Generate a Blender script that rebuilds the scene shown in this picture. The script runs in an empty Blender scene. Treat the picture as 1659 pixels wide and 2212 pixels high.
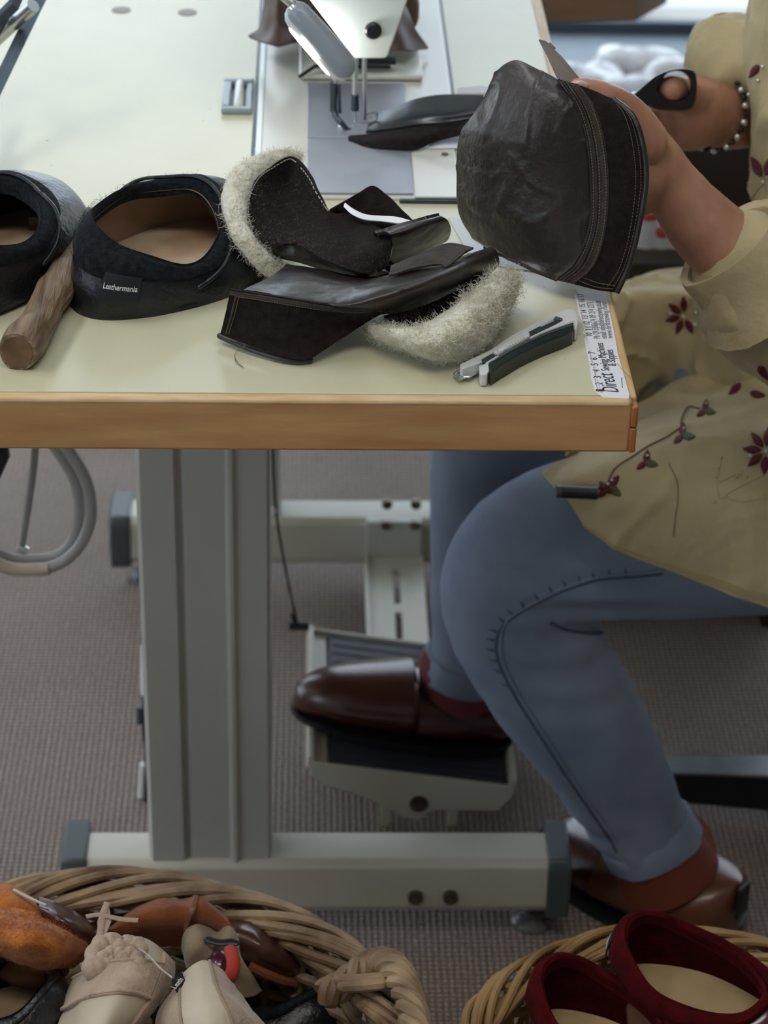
import bpy, bmesh, math, random
from mathutils import Vector, Matrix, noise
from mathutils.bvhtree import BVHTree
random.seed(7)
V = Vector
PI = math.pi
R = math.radians
sc = bpy.context.scene
COL = sc.collection

# ------------------------------------------------------------------ camera
CAM = V((-0.2347, -1.5217, 1.5924))
PITCH, YAW, ROLL, FPX = 0.53624, -0.03635, 0.023495, 5250.0
_f = V((-math.sin(YAW) * math.cos(PITCH), math.cos(YAW) * math.cos(PITCH), -math.sin(PITCH)))
_r0 = V((math.cos(YAW), math.sin(YAW), 0)); _u0 = _r0.cross(_f)
_r = _r0 * math.cos(ROLL) + _u0 * math.sin(ROLL)
_u = _u0 * math.cos(ROLL) - _r0 * math.sin(ROLL)
cd = bpy.data.cameras.new('camera'); cam = bpy.data.objects.new('camera', cd); COL.objects.link(cam)
cam.matrix_world = Matrix(((_r.x, _u.x, -_f.x, CAM.x), (_r.y, _u.y, -_f.y, CAM.y), (_r.z, _u.z, -_f.z, CAM.z), (0, 0, 0, 1)))
cd.sensor_fit = 'VERTICAL'; cd.sensor_height = 24.0; cd.lens = 24.0 * FPX / 2212.0
cd.clip_start = 0.05; cd.clip_end = 60
cd.dof.use_dof = True; cd.dof.focus_distance = 1.80; cd.dof.aperture_fstop = 5.2
sc.camera = cam
sc.view_settings.view_transform = 'Standard'; sc.view_settings.look = 'None'
sc.view_settings.exposure = 0.58; sc.view_settings.gamma = 1.0; sc.view_settings.use_curve_mapping = False

# ------------------------------------------------------------------ light
w = bpy.data.worlds.new('sky'); sc.world = w; w.use_nodes = True
bg = w.node_tree.nodes['Background']; bg.inputs[0].default_value = (0.74, 0.87, 1.0, 1); bg.inputs[1].default_value = 2.0
def area(name, loc, rot, sx, sy, power, col):
    l = bpy.data.lights.new(name, 'AREA'); l.shape = 'RECTANGLE'; l.size = sx; l.size_y = sy; l.energy = power; l.color = col
    o = bpy.data.objects.new(name, l); COL.objects.link(o); o.location = loc; o.rotation_euler = rot
    return o
area('ceiling_light_back', (0.1, 0.65, 2.5), (0, 0, 0), 0.35, 1.3, 3, (0.85, 0.93, 1.0))
area('ceiling_light_left', (-1.5, 0.3, 2.5), (0, 0, 0), 0.35, 1.3, 11, (0.97, 0.98, 1.0))
area('ceiling_light_front', (-0.3, -0.8, 2.5), (0, 0, 0), 1.3, 0.35, 9, (1.0, 0.93, 0.84))

# ------------------------------------------------------------------ pixel -> point
T = 0.78
def _d(px, py): return _f + _r * ((px - 829.5) / FPX) - _u * ((py - 1106.0) / FPX)
def PZ(px, py, z): d = _d(px, py); return CAM + d * ((z - CAM.z) / d.z)
def P(px, py, h=0.0): return PZ(px, py, T + h)
def PY(px, py, Y): d = _d(px, py); return CAM + d * ((Y - CAM.y) / d.y)

# ------------------------------------------------------------------ materials
def mat(name, col, rough=0.6, metal=0.0, col2=None, nscale=40.0, detail=4.0, bump=0.0, bscale=None, spec=0.5, coat=0.0,
        sheen=0.0, stretch=None, kind='noise', mix=(0.35, 0.65), emit=None, trans=0.0, ior=1.45, coatr=0.15, bumpkind=None, alpha=1.0, bdist=0.002):
    m = bpy.data.materials.new(name); m.use_nodes = True
    nt = m.node_tree; N = nt.nodes; L = nt.links; b = N['Principled BSDF']
    c4 = lambda c: (c[0], c[1], c[2], 1)
    b.inputs['Base Color'].default_value = c4(col); b.inputs['Roughness'].default_value = rough
    b.inputs['Metallic'].default_value = metal; b.inputs['Specular IOR Level'].default_value = spec
    b.inputs['Coat Weight'].default_value = coat; b.inputs['Coat Roughness'].default_value = coatr
    b.inputs['Sheen Weight'].default_value = sheen; b.inputs['Sheen Roughness'].default_value = 0.5
    b.inputs['Transmission Weight'].default_value = trans; b.inputs['IOR'].default_value = ior; b.inputs['Alpha'].default_value = alpha
    if emit: b.inputs['Emission Color'].default_value = c4(emit[:3]); b.inputs['Emission Strength'].default_value = emit[3]
    tc = N.new('ShaderNodeTexCoord'); src = tc.outputs['Object']
    if stretch:
        mp = N.new('ShaderNodeMapping'); mp.inputs['Scale'].default_value = stretch; L.new(src, mp.inputs[0]); src = mp.outputs[0]
    def tex(kind, s):
        if kind == 'voronoi':
            t = N.new('ShaderNodeTexVoronoi'); t.inputs['Scale'].default_value = s; t.feature = 'DISTANCE_TO_EDGE'; L.new(src, t.inputs['Vector']); return t.outputs['Distance']
        if kind == 'wave':
            t = N.new('ShaderNodeTexWave'); t.inputs['Scale'].default_value = s; t.inputs['Distortion'].default_value = 4; t.inputs['Detail'].default_value = 3; t.inputs['Detail Scale'].default_value = 1.5
            L.new(src, t.inputs['Vector']); return t.outputs['Fac']
        t = N.new('ShaderNodeTexNoise'); t.inputs['Scale'].default_value = s; t.inputs['Detail'].default_value = detail; L.new(src, t.inputs['Vector']); return t.outputs['Fac']
    if col2:
        cr = N.new('ShaderNodeValToRGB'); cr.color_ramp.elements[0].position = mix[0]; cr.color_ramp.elements[1].position = mix[1]
        cr.color_ramp.elements[0].color = c4(col); cr.color_ramp.elements[1].color = c4(col2)
        L.new(tex(kind, nscale), cr.inputs[0]); L.new(cr.outputs[0], b.inputs['Base Color'])
    if bump:
        bp = N.new('ShaderNodeBump'); bp.inputs['Strength'].default_value = min(bump, 1.0); bp.inputs['Distance'].default_value = bdist
        L.new(tex(bumpkind or kind, bscale or nscale * 3), bp.inputs['Height']); L.new(bp.outputs[0], b.inputs['Normal'])
    return m
def specks(m, scale=120, lo=.775, hi=.79, k=.55):
    nt = m.node_tree; N = nt.nodes; L = nt.links; b = N['Principled BSDF']
    tc = N.new('ShaderNodeTexCoord'); nz = N.new('ShaderNodeTexNoise'); nz.inputs['Scale'].default_value = scale; nz.inputs['Detail'].default_value = 2; L.new(tc.outputs['Object'], nz.inputs['Vector'])
    cr_ = N.new('ShaderNodeValToRGB'); cr_.color_ramp.elements[0].position = lo; cr_.color_ramp.elements[1].position = hi; cr_.color_ramp.elements[0].color = (1, 1, 1, 1); cr_.color_ramp.elements[1].color = (k, k * .9, k * .8, 1); L.new(nz.outputs['Fac'], cr_.inputs[0])
    old = b.inputs['Base Color'].links[0].from_socket; mx = N.new('ShaderNodeMix'); mx.data_type = 'RGBA'; mx.blend_type = 'MULTIPLY'; mx.inputs[0].default_value = 1
    L.new(old, mx.inputs[6]); L.new(cr_.outputs[0], mx.inputs[7]); L.new(mx.outputs[2], b.inputs['Base Color']); return m
def carpet():
    m = mat('carpet_weave', (0.38, 0.315, 0.28), 0.95, col2=(0.47, 0.395, 0.355), nscale=5, detail=6)
    nt = m.node_tree; N = nt.nodes; L = nt.links; b = N['Principled BSDF']
    tc = N.new('ShaderNodeTexCoord'); outs = []
    for ax in ('X', 'Y'):
        t = N.new('ShaderNodeTexWave'); t.bands_direction = ax; t.inputs['Scale'].default_value = 48; t.inputs['Distortion'].default_value = 0.6; t.inputs['Detail'].default_value = 1
        L.new(tc.outputs['Object'], t.inputs['Vector']); outs.append(t.outputs['Fac'])
    mu = N.new('ShaderNodeMath'); mu.operation = 'MULTIPLY'; L.new(outs[0], mu.inputs[0]); L.new(outs[1], mu.inputs[1])
    cr = N.new('ShaderNodeValToRGB'); cr.color_ramp.elements[0].color = (0.42, 0.42, 0.42, 1); cr.color_ramp.elements[1].color = (1.12, 1.1, 1.08, 1); cr.color_ramp.elements[1].position = 0.6
    L.new(mu.outputs[0], cr.inputs[0])
    nz = N.new('ShaderNodeTexNoise'); nz.inputs['Scale'].default_value = 260; nz.inputs['Detail'].default_value = 3; L.new(tc.outputs['Object'], nz.inputs['Vector'])
    cr2 = N.new('ShaderNodeValToRGB'); cr2.color_ramp.elements[0].color = (0.7, 0.7, 0.7, 1); cr2.color_ramp.elements[1].color = (1.25, 1.22, 1.2, 1); cr2.color_ramp.elements[0].position = .35; cr2.color_ramp.elements[1].position = .7
    L.new(nz.outputs['Fac'], cr2.inputs[0])
    old = b.inputs['Base Color'].links[0].from_socket
    mx = N.new('ShaderNodeMix'); mx.data_type = 'RGBA'; mx.blend_type = 'MULTIPLY'; mx.inputs[0].default_value = 1
    L.new(old, mx.inputs[6]); L.new(cr.outputs[0], mx.inputs[7])
    m2 = N.new('ShaderNodeMix'); m2.data_type = 'RGBA'; m2.blend_type = 'MULTIPLY'; m2.inputs[0].default_value = 1
    L.new(mx.outputs[2], m2.inputs[6]); L.new(cr2.outputs[0], m2.inputs[7]); L.new(m2.outputs[2], b.inputs['Base Color'])
    bp = N.new('ShaderNodeBump'); bp.inputs['Strength'].default_value = 0.8; bp.inputs['Distance'].default_value = 0.003
    L.new(mu.outputs[0], bp.inputs['Height']); L.new(bp.outputs[0], b.inputs['Normal'])
    return m
M = dict(
    carpet=carpet(),
    wall=mat('wall_paint', (0.50, 0.48, 0.44), 0.9, col2=(0.54, 0.52, 0.48), nscale=8),
    ceiling=mat('ceiling_paint', (0.62, 0.62, 0.60), 0.95),
    laminate=specks(mat('cream_laminate', (0.57, 0.555, 0.385), 0.27, col2=(0.62, 0.605, 0.435), nscale=7, detail=9, spec=0.65, bump=.05, bscale=6)),
    oak=mat('edge_wood', (0.43, 0.215, 0.085), 0.42, col2=(0.58, 0.335, 0.15), nscale=8, detail=9, stretch=(1.3, 6, 9), bump=0.10, bscale=60, mix=(0.3, 0.7)),
    oak_light=mat('edge_wood_light', (0.60, 0.40, 0.20), 0.40, col2=(0.70, 0.52, 0.30), nscale=30, stretch=(1, 6, 6)),
    oak_side=mat('edge_wood_side', (0.52, 0.32, 0.14), 0.40, col2=(0.66, 0.46, 0.23), nscale=20, stretch=(6, 1, 6)),
    smooth_black=mat('smooth_black_leather', (0.014, 0.017, 0.024), 0.30, coat=0.4, coatr=.25, bump=.3, bscale=40),
    oak_dark=mat('edge_wood_end', (0.36, 0.13, 0.035), 0.45, col2=(0.46, 0.19, 0.06), nscale=40, stretch=(6, 1, 1)),
    cream=mat('cream_metal', (0.56, 0.54, 0.44), 0.38, col2=(0.60, 0.58, 0.49), nscale=6),
    column=mat('grey_cream_metal', (0.50, 0.50, 0.45), 0.42, col2=(0.53, 0.53, 0.48), nscale=5),
    captop=mat('grey_plastic', (0.07, 0.085, 0.09), 0.35),
    bolt=mat('bolt_steel', (0.16, 0.13, 0.10), 0.4, metal=0.8),
    steel=mat('brushed_steel', (0.62, 0.64, 0.66), 0.3, metal=0.9, col2=(0.5, 0.52, 0.55), nscale=30),
    chrome=mat('chrome', (0.8, 0.82, 0.84), 0.15, metal=1.0),
    plate=mat('steel_plate', (0.36, 0.38, 0.43), 0.42, metal=0.55, col2=(0.42, 0.44, 0.50), nscale=18),
    bed=mat('machine_enamel', (0.60, 0.60, 0.54), 0.3, coat=0.3, col2=(0.64, 0.64, 0.59), nscale=9),
    white_enamel=mat('white_enamel', (0.72, 0.80, 0.79), 0.28, coat=0.4),
    grey_enamel=mat('blue_grey_enamel', (0.26, 0.31, 0.36), 0.35, coat=0.3),
    dark_steel=mat('dark_steel', (0.07, 0.09, 0.11), 0.35, metal=0.6),
    black=mat('black_plastic', (0.012, 0.014, 0.018), 0.35),
    black_leather=mat('black_leather', (0.006, 0.008, 0.012), 0.30, col2=(0.012, 0.015, 0.021), nscale=60, bump=0.75, bscale=230, coat=0.25, coatr=0.3, bumpkind='noise'),
    black_suede=mat('black_suede', (0.004, 0.006, 0.009), 0.95, col2=(0.014, 0.018, 0.022), nscale=220, bump=0.9, bscale=420, sheen=0.03, spec=.2),
    tan_insole=mat('tan_insole', (0.36, 0.245, 0.15), 0.8, col2=(0.56, 0.50, 0.38), nscale=9, detail=3, bump=0.2, bscale=200, mix=(.4, .62)),
    brown_leather=mat('brown_leather', (0.016, 0.012, 0.011), 0.36, col2=(0.030, 0.023, 0.022), nscale=14, bump=0.55, bscale=90, coat=0.25, coatr=0.28, mix=(0.3, 0.7)),
    waxed_leather=mat('waxed_leather', (0.020, 0.015, 0.014), 0.36, col2=(0.042, 0.034, 0.032), nscale=14, detail=9, bump=0.9, bscale=120, bdist=.002, coat=0.28, coatr=0.26, mix=(0.3, 0.7)),
    brown_suede=mat('brown_suede', (0.009, 0.006, 0.006), 0.95, col2=(0.019, 0.013, 0.012), nscale=150, bump=0.7, bscale=500, sheen=0.03, spec=.2),
    suede_strip=mat('worn_suede_strip', (0.024, 0.018, 0.014), 0.85, col2=(0.045, 0.034, 0.027), nscale=120, bump=0.6, bscale=420, sheen=0.15),
    wool=mat('cream_wool', (0.66, 0.63, 0.49), 0.97, col2=(0.80, 0.78, 0.68), nscale=90, detail=8, bump=1.0, bscale=170, sheen=0.3, bdist=.005),
    fibre=mat('wool_fibre', (0.74, 0.74, 0.68), 0.8),
    dark_fibre=mat('suede_fibre', (0.20, 0.18, 0.17), 0.8),
    thread=mat('brown_thread', (0.16, 0.12, 0.10), 0.6),
    pale_thread=mat('pale_thread', (0.50, 0.46, 0.42), 0.6),
    white_tape=mat('white_tape', (0.82, 0.84, 0.86), 0.6),
    paper=mat('white_paper', (0.74, 0.76, 0.80), 0.7),
    ink=mat('ink', (0.03, 0.03, 0.05), 0.6),
    pink=mat('pink_ink', (0.62, 0.30, 0.38), 0.6),
    grey_ink=mat('grey_ink', (0.2, 0.2, 0.24), 0.6),
    white_print=mat('white_print', (0.75, 0.76, 0.76), 0.6),
    branch=mat('rough_branch_wood', (0.075, 0.044, 0.025), 0.5, col2=(0.34, 0.235, 0.145), nscale=150, detail=7, bump=1.0, bscale=240, bdist=.003, stretch=(1, .05, 1), mix=(.32, .68)),
    branch_end=mat('sawn_end', (0.09, 0.05, 0.025), 0.8, col2=(0.17, 0.10, 0.05), nscale=60, bump=0.4),
    dark_wood=mat('dark_wood', (0.045, 0.028, 0.022), 0.45, col2=(0.08, 0.05, 0.04), nscale=20, stretch=(1, 5, 5)),
    cutter_white=mat('white_plastic', (0.66, 0.68, 0.68), 0.32, coat=0.3),
    cutter_grip=mat('black_rubber_grip', (0.012, 0.022, 0.020), 0.30),
    skin=mat('skin', (0.36, 0.170, 0.110), 0.45, col2=(0.48, 0.255, 0.175), nscale=30, detail=9, bump=0.45, bscale=110, mix=(.3, .7)),
    nail=mat('nail', (0.66, 0.45, 0.38), 0.25, coat=0.5),
    denim=mat('pale_denim', (0.15, 0.19, 0.265), 0.9, col2=(0.235, 0.275, 0.345), nscale=8, detail=9, bump=0.22, bscale=420),
    denim_dark=mat('denim_seam', (0.075, 0.10, 0.15), 0.9),
    tunic=mat('beige_linen', (0.40, 0.33, 0.18), 0.9, col2=(0.50, 0.42, 0.25), nscale=11, detail=8, bump=1.0, bscale=19, sheen=0.1, bdist=.007),
    petal=mat('maroon_petal', (0.10, 0.010, 0.016), 0.7),
    gold=mat('gold_embroidery', (0.50, 0.42, 0.22), 0.7),
    bead=mat('pale_blue_bead', (0.55, 0.68, 0.72), 0.2, coat=0.6),
    leaf=mat('olive_petal', (0.085, 0.085, 0.045), 0.8),
    pearl=mat('silver_bead', (0.70, 0.70, 0.70), 0.22, metal=0.7),
    dark_bead=mat('dark_cord', (0.02, 0.02, 0.025), 0.5),
    shoe=mat('oxblood_leather', (0.045, 0.010, 0.008), 0.27, col2=(0.07, 0.017, 0.010), nscale=12, coat=0.5, coatr=0.2, bump=0.15, bscale=60),
    shoe_tan=mat('russet_leather', (0.10, 0.032, 0.014), 0.36, col2=(0.14, 0.045, 0.018), nscale=12, coat=0.3),
    sock=mat('maroon_lining', (0.14, 0.030, 0.030), 0.8),
    rust=mat('rust_lining', (0.16, 0.032, 0.014), 0.75),
    mat_black=mat('ribbed_rubber', (0.035, 0.042, 0.050), 0.55, kind='noise', bump=0.3, bscale=150),
    wicker=mat('wicker', (0.13, 0.075, 0.036), 0.5, col2=(0.40, 0.28, 0.16), nscale=22, detail=6, bump=0.5, bscale=120),
    wicker_gold=mat('golden_wicker', (0.23, 0.125, 0.045), 0.55, col2=(0.44, 0.28, 0.12), nscale=14, detail=6, bump=0.5, bscale=120),
    orange_suede=mat('orange_suede', (0.28, 0.065, 0.006), 0.95, col2=(0.50, 0.17, 0.025), nscale=45, bump=0.8, bscale=300, sheen=0.2),
    rust_suede=mat('rust_suede', (0.20, 0.055, 0.012), 0.95, col2=(0.26, 0.075, 0.02), nscale=40, bump=0.5, bscale=300, sheen=0.2),
    tan_leather=mat('tan_leather', (0.20, 0.085, 0.035), 0.45, coat=0.2),
    brown_patent=mat('brown_leather_shiny', (0.07, 0.025, 0.015), 0.3, coat=0.4, bump=.3, bscale=80),
    beige_suede=mat('beige_suede', (0.42, 0.31, 0.225), 0.95, col2=(0.52, 0.39, 0.29), nscale=50, bump=0.8, bscale=260, sheen=0.3),
    cream_leather=mat('cream_leather', (0.52, 0.44, 0.32), 0.5, col2=(0.58, 0.50, 0.38), nscale=14, bump=0.3, bscale=120),
    taupe=mat('taupe_suede', (0.27, 0.20, 0.125), 0.9, col2=(0.32, 0.245, 0.16), nscale=40, bump=0.4, bscale=260, sheen=.2),
    red_rubber=mat('red_suede', (0.42, 0.045, 0.03), 0.8),
    wine_suede=mat('wine_suede', (0.036, 0.0008, 0.0016), 0.95, col2=(0.070, 0.002, 0.003), nscale=60, bump=0.6, bscale=300, spec=.15),
    wine_patent=mat('plum_patent', (0.075, 0.012, 0.028), 0.25, coat=0.7, bump=0.25, bscale=50),
    insole_pale=mat('pale_insole', (0.42, 0.30, 0.155), 0.75, col2=(0.50, 0.37, 0.20), nscale=20),
    hose=mat('grey_hose', (0.36, 0.35, 0.33), 0.4, coat=.2),
    hose_warm=mat('beige_hose', (0.52, 0.44, 0.34), 0.4),
    plastic_bag=mat('clear_wrap', (0.70, 0.73, 0.78), 0.18, coat=0.5, bump=1.0, bscale=18, col2=(0.30, 0.24, 0.21), nscale=14, bdist=.01),
    purse=mat('dull_brown_leather', (0.075, 0.045, 0.038), 0.5, col2=(0.10, 0.062, 0.05), nscale=14, bump=.3, bscale=40),
    offcut=mat('grey_offcut', (0.15, 0.125, 0.11), 0.6),
    glass=mat('window_glass', (1, 1, 1), 0.0, trans=1.0, ior=1.0, spec=0.0),
    clear=mat('clear_plastic', (0.9, 0.92, 0.92), 0.1, trans=0.85, ior=1.4),
    frame=mat('window_frame_dark', (0.10, 0.10, 0.11), 0.5),
    tan_lining=mat('tan_lining', (0.26, 0.17, 0.10), 0.85, col2=(0.32, 0.21, 0.13), nscale=30),
    pavement=mat('pavement', (0.72, 0.72, 0.71), 0.9),
    lampglow=mat('lamp_diffuser', (0.9, 0.9, 0.85), 0.4, emit=(1.0, 0.95, 0.86, 2.0)),
    potw=mat('pot_white', (0.55, 0.55, 0.55), 0.5), potr=mat('pot_red', (0.42, 0.06, 0.06), 0.5), potg=mat('pot_green', (0.05, 0.12, 0.09), 0.5), poty=mat('pot_yellow', (0.5, 0.42, 0.06), 0.5), potb=mat('pot_blue', (0.10, 0.16, 0.30), 0.5),
    bag_grey=mat('grey_tub', (0.30, 0.36, 0.42), 0.5),
    board=mat('brown_board', (0.22, 0.135, 0.085), 0.5, col2=(0.27, 0.17, 0.11), nscale=12, stretch=(1, 6, 6)),
    shelf=mat('dark_shelf', (0.035, 0.024, 0.018), 0.6),
    hair=mat('grey_brown_hair', (0.13, 0.09, 0.06), 0.6, bump=.5, bscale=150),
)

# ------------------------------------------------------------------ mesh building
def cr(p0, p1, p2, p3, t):
    t2 = t * t; t3 = t2 * t
    return (p1 * 2 + (p2 - p0) * t + (p0 * 2 - p1 * 5 + p2 * 4 - p3) * t2 + (p1 * 3 - p0 - p2 * 3 + p3) * t3) * 0.5
def spline(pts, u):
    n = len(pts) - 1; x = max(0.0, min(1.0, u)) * n; i = min(int(x), n - 1); t = x - i
    p1, p2 = pts[i], pts[i + 1]
    p0 = pts[i - 1] if i > 0 else p1 * 2 - p2
    p3 = pts[i + 2] if i + 2 <= n else p2 * 2 - p1
    return cr(p0, p1, p2, p3, t)
def smooth_path(pts, n): return [spline(pts, i / (n - 1)) for i in range(n)]
class MB:
    def __init__(s): s.v = []; s.f = []
    def add(s, vs, fs):
        b = len(s.v); s.v += [V(a) for a in vs]; s.f += [[b + i for i in f] for f in fs]; return s
    def box(s, lo, hi, mtx=None):
        x0, y0, z0 = lo; x1, y1, z1 = hi
        vs = [V((x, y, z)) for z in (z0, z1) for (x, y) in ((x0, y0), (x1, y0), (x1, y1), (x0, y1))]
        if mtx: vs = [mtx @ v for v in vs]
        return s.add(vs, [(0, 3, 2, 1), (4, 5, 6, 7), (0, 1, 5, 4), (1, 2, 6, 5), (2, 3, 7, 6), (3, 0, 4, 7)])
    def rings(s, rg, cap=True, closed=False):
        n = len(rg[0]); vs = [p for r in rg for p in r]; fs = []
        k = len(rg)
        for i in range(k if closed else k - 1):
            a = i * n; b = ((i + 1) % k) * n
            for j in range(n): fs.append((a + j, a + (j + 1) % n, b + (j + 1) % n, b + j))
        if cap and not closed: fs.append(tuple(range(n - 1, -1, -1))); fs.append(tuple(range((k - 1) * n, k * n)))
        return s.add(vs, fs)
    def tube(s, pts, rad, seg=10, cap=True, closed=False, flat=1.0, up=None, round_end=False, wob=0.0):
        pts = [V(p) for p in pts]; n = len(pts)
        if not hasattr(rad, '__len__'): rad = [rad] * n
        rad = list(rad)
        if round_end and not closed:
            t0 = (pts[0] - pts[1]).normalized(); t1 = (pts[-1] - pts[-2]).normalized(); a, b = pts[0], pts[-1]; ra, rb = rad[0], rad[-1]
            pts = [a + t0 * ra * .98, a + t0 * ra * .8, a + t0 * ra * .45] + pts + [b + t1 * rb * .45, b + t1 * rb * .8, b + t1 * rb * .98]
            rad = [ra * .2, ra * .6, ra * .89] + rad + [rb * .89, rb * .6, rb * .2]; n += 6
        T0 = (pts[1] - pts[0]).normalized()
        nrm = V(up) if up else (V((0, 0, 1)) if abs(T0.z) < .9 else V((1, 0, 0)))
        rg = []
        for i in range(n):
            a = pts[(i - 1) % n if closed else max(i - 1, 0)]; b = pts[(i + 1) % n if closed else min(i + 1, n - 1)]
            t = (b - a); t = t.normalized() if t.length > 1e-9 else T0
            nrm = (nrm - t * nrm.dot(t)); nrm = nrm.normalized() if nrm.length > 1e-6 else t.orthogonal().normalized()
            bi = t.cross(nrm); ring = []
            for j in range(seg):
                an = 2 * PI * j / seg; q = nrm * (math.cos(an) * rad[i] * flat) + bi * (math.sin(an) * rad[i]); p = pts[i] + q
                if wob: p = p + q * (noise.noise(p * 60) * wob)
                ring.append(p)
            rg.append(ring)
        return s.rings(rg, cap, closed)
    def prism(s, poly, d):
        n = len(poly); d = V(d)
        return s.add([V(p) for p in poly] + [V(p) + d for p in poly], [tuple(range(n)), tuple(range(2 * n - 1, n - 1, -1))] + [(i, n + i, n + (i + 1) % n, (i + 1) % n) for i in range(n)])
    def cyl(s, a, b, r, seg=24, r2=None): return s.tube([a, b], [r, r if r2 is None else r2], seg)
    def ball(s, c, r, seg=14, rings=9, sc3=(1, 1, 1), mtx=None, wob=0.0, ws=30):
        c = V(c); rg = []
        for i in range(1, rings):
            th = PI * i / rings; ring = []
            for j in range(seg):
                p = V((math.sin(th) * math.cos(2 * PI * j / seg) * sc3[0], math.sin(th) * math.sin(2 * PI * j / seg) * sc3[1], -math.cos(th) * sc3[2])) * r
                if wob: p = p * (1 + wob * noise.noise((p + c) * ws))
                if mtx: p = mtx @ p
                ring.append(c + p)
            rg.append(ring)
        return s.rings(rg)
    def hair(s, p, d, ln, r=0.00012, curl=0.5, n=5):
        pts = [V(p)]; d = V(d).normalized()
        for i in range(n):
            d = (d + V((random.gauss(0, 1), random.gauss(0, 1), random.gauss(0, 1))) * curl).normalized(); pts.append(pts[-1] + d * ln / n)
        return s.tube(smooth_path(pts, n * 2), r, 3)
def wloc(o):
    l = V((0, 0, 0))
    while o: l = l + V(o.location); o = o.parent
    return l
def mesh_of(name, mb, m, off=V((0, 0, 0)), smooth=40):
    me = bpy.data.meshes.new(name); me.from_pydata([v - off for v in mb.v], [], mb.f)
    bm = bmesh.new(); bm.from_mesh(me); bmesh.ops.recalc_face_normals(bm, faces=bm.faces); bm.to_mesh(me); bm.free()
    me.materials.append(m)
    if smooth: me.shade_smooth(); me.set_sharp_from_angle(angle=R(smooth))
    me.update(); return me
def part(name, mb, m, parent, local=False, smooth=40, bevel=0, label=None, stuff=False):
    off = V((0, 0, 0)) if local else wloc(parent)
    o = bpy.data.objects.new(name, mesh_of(name, mb, m, off, smooth)); COL.objects.link(o); o.parent = parent
    if bevel: b = o.modifiers.new('bevel', 'BEVEL'); b.width = bevel; b.segments = 3; b.limit_method = 'ANGLE'
    if label: o['label'] = label
    if stuff: o['kind'] = 'stuff'
    return o
def thing(name, label, cat, loc=(0, 0, 0), group=None, mtx=None):
    o = bpy.data.objects.new(name, None); COL.objects.link(o); o.empty_display_size = 0.02
    if mtx is not None: o.matrix_world = mtx
    else: o.location = loc
    o['label'] = label; o['category'] = cat
    if group: o['group'] = group
    return o
def single(name, mb, m, label, cat, loc=None, smooth=40, bevel=0, group=None, kind=None):
    if loc is None:
        mn = V([min(v[i] for v in mb.v) for i in range(3)]); mx = V([max(v[i] for v in mb.v) for i in range(3)])
        loc = V(((mn.x + mx.x) / 2, (mn.y + mx.y) / 2, mn.z))
    o = bpy.data.objects.new(name, mesh_of(name, mb, m, V(loc), smooth)); COL.objects.link(o); o.location = loc
    if bevel: b = o.modifiers.new('bevel', 'BEVEL'); b.width = bevel; b.segments = 3; b.limit_method = 'ANGLE'
    if label: o['label'] = label; o['category'] = cat
    if group: o['group'] = group
    if kind: o['kind'] = kind
    return o
def structure(name, mb, m, bevel=0, smooth=40): return single(name, mb, m, None, None, kind='structure', bevel=bevel, smooth=smooth)
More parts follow.
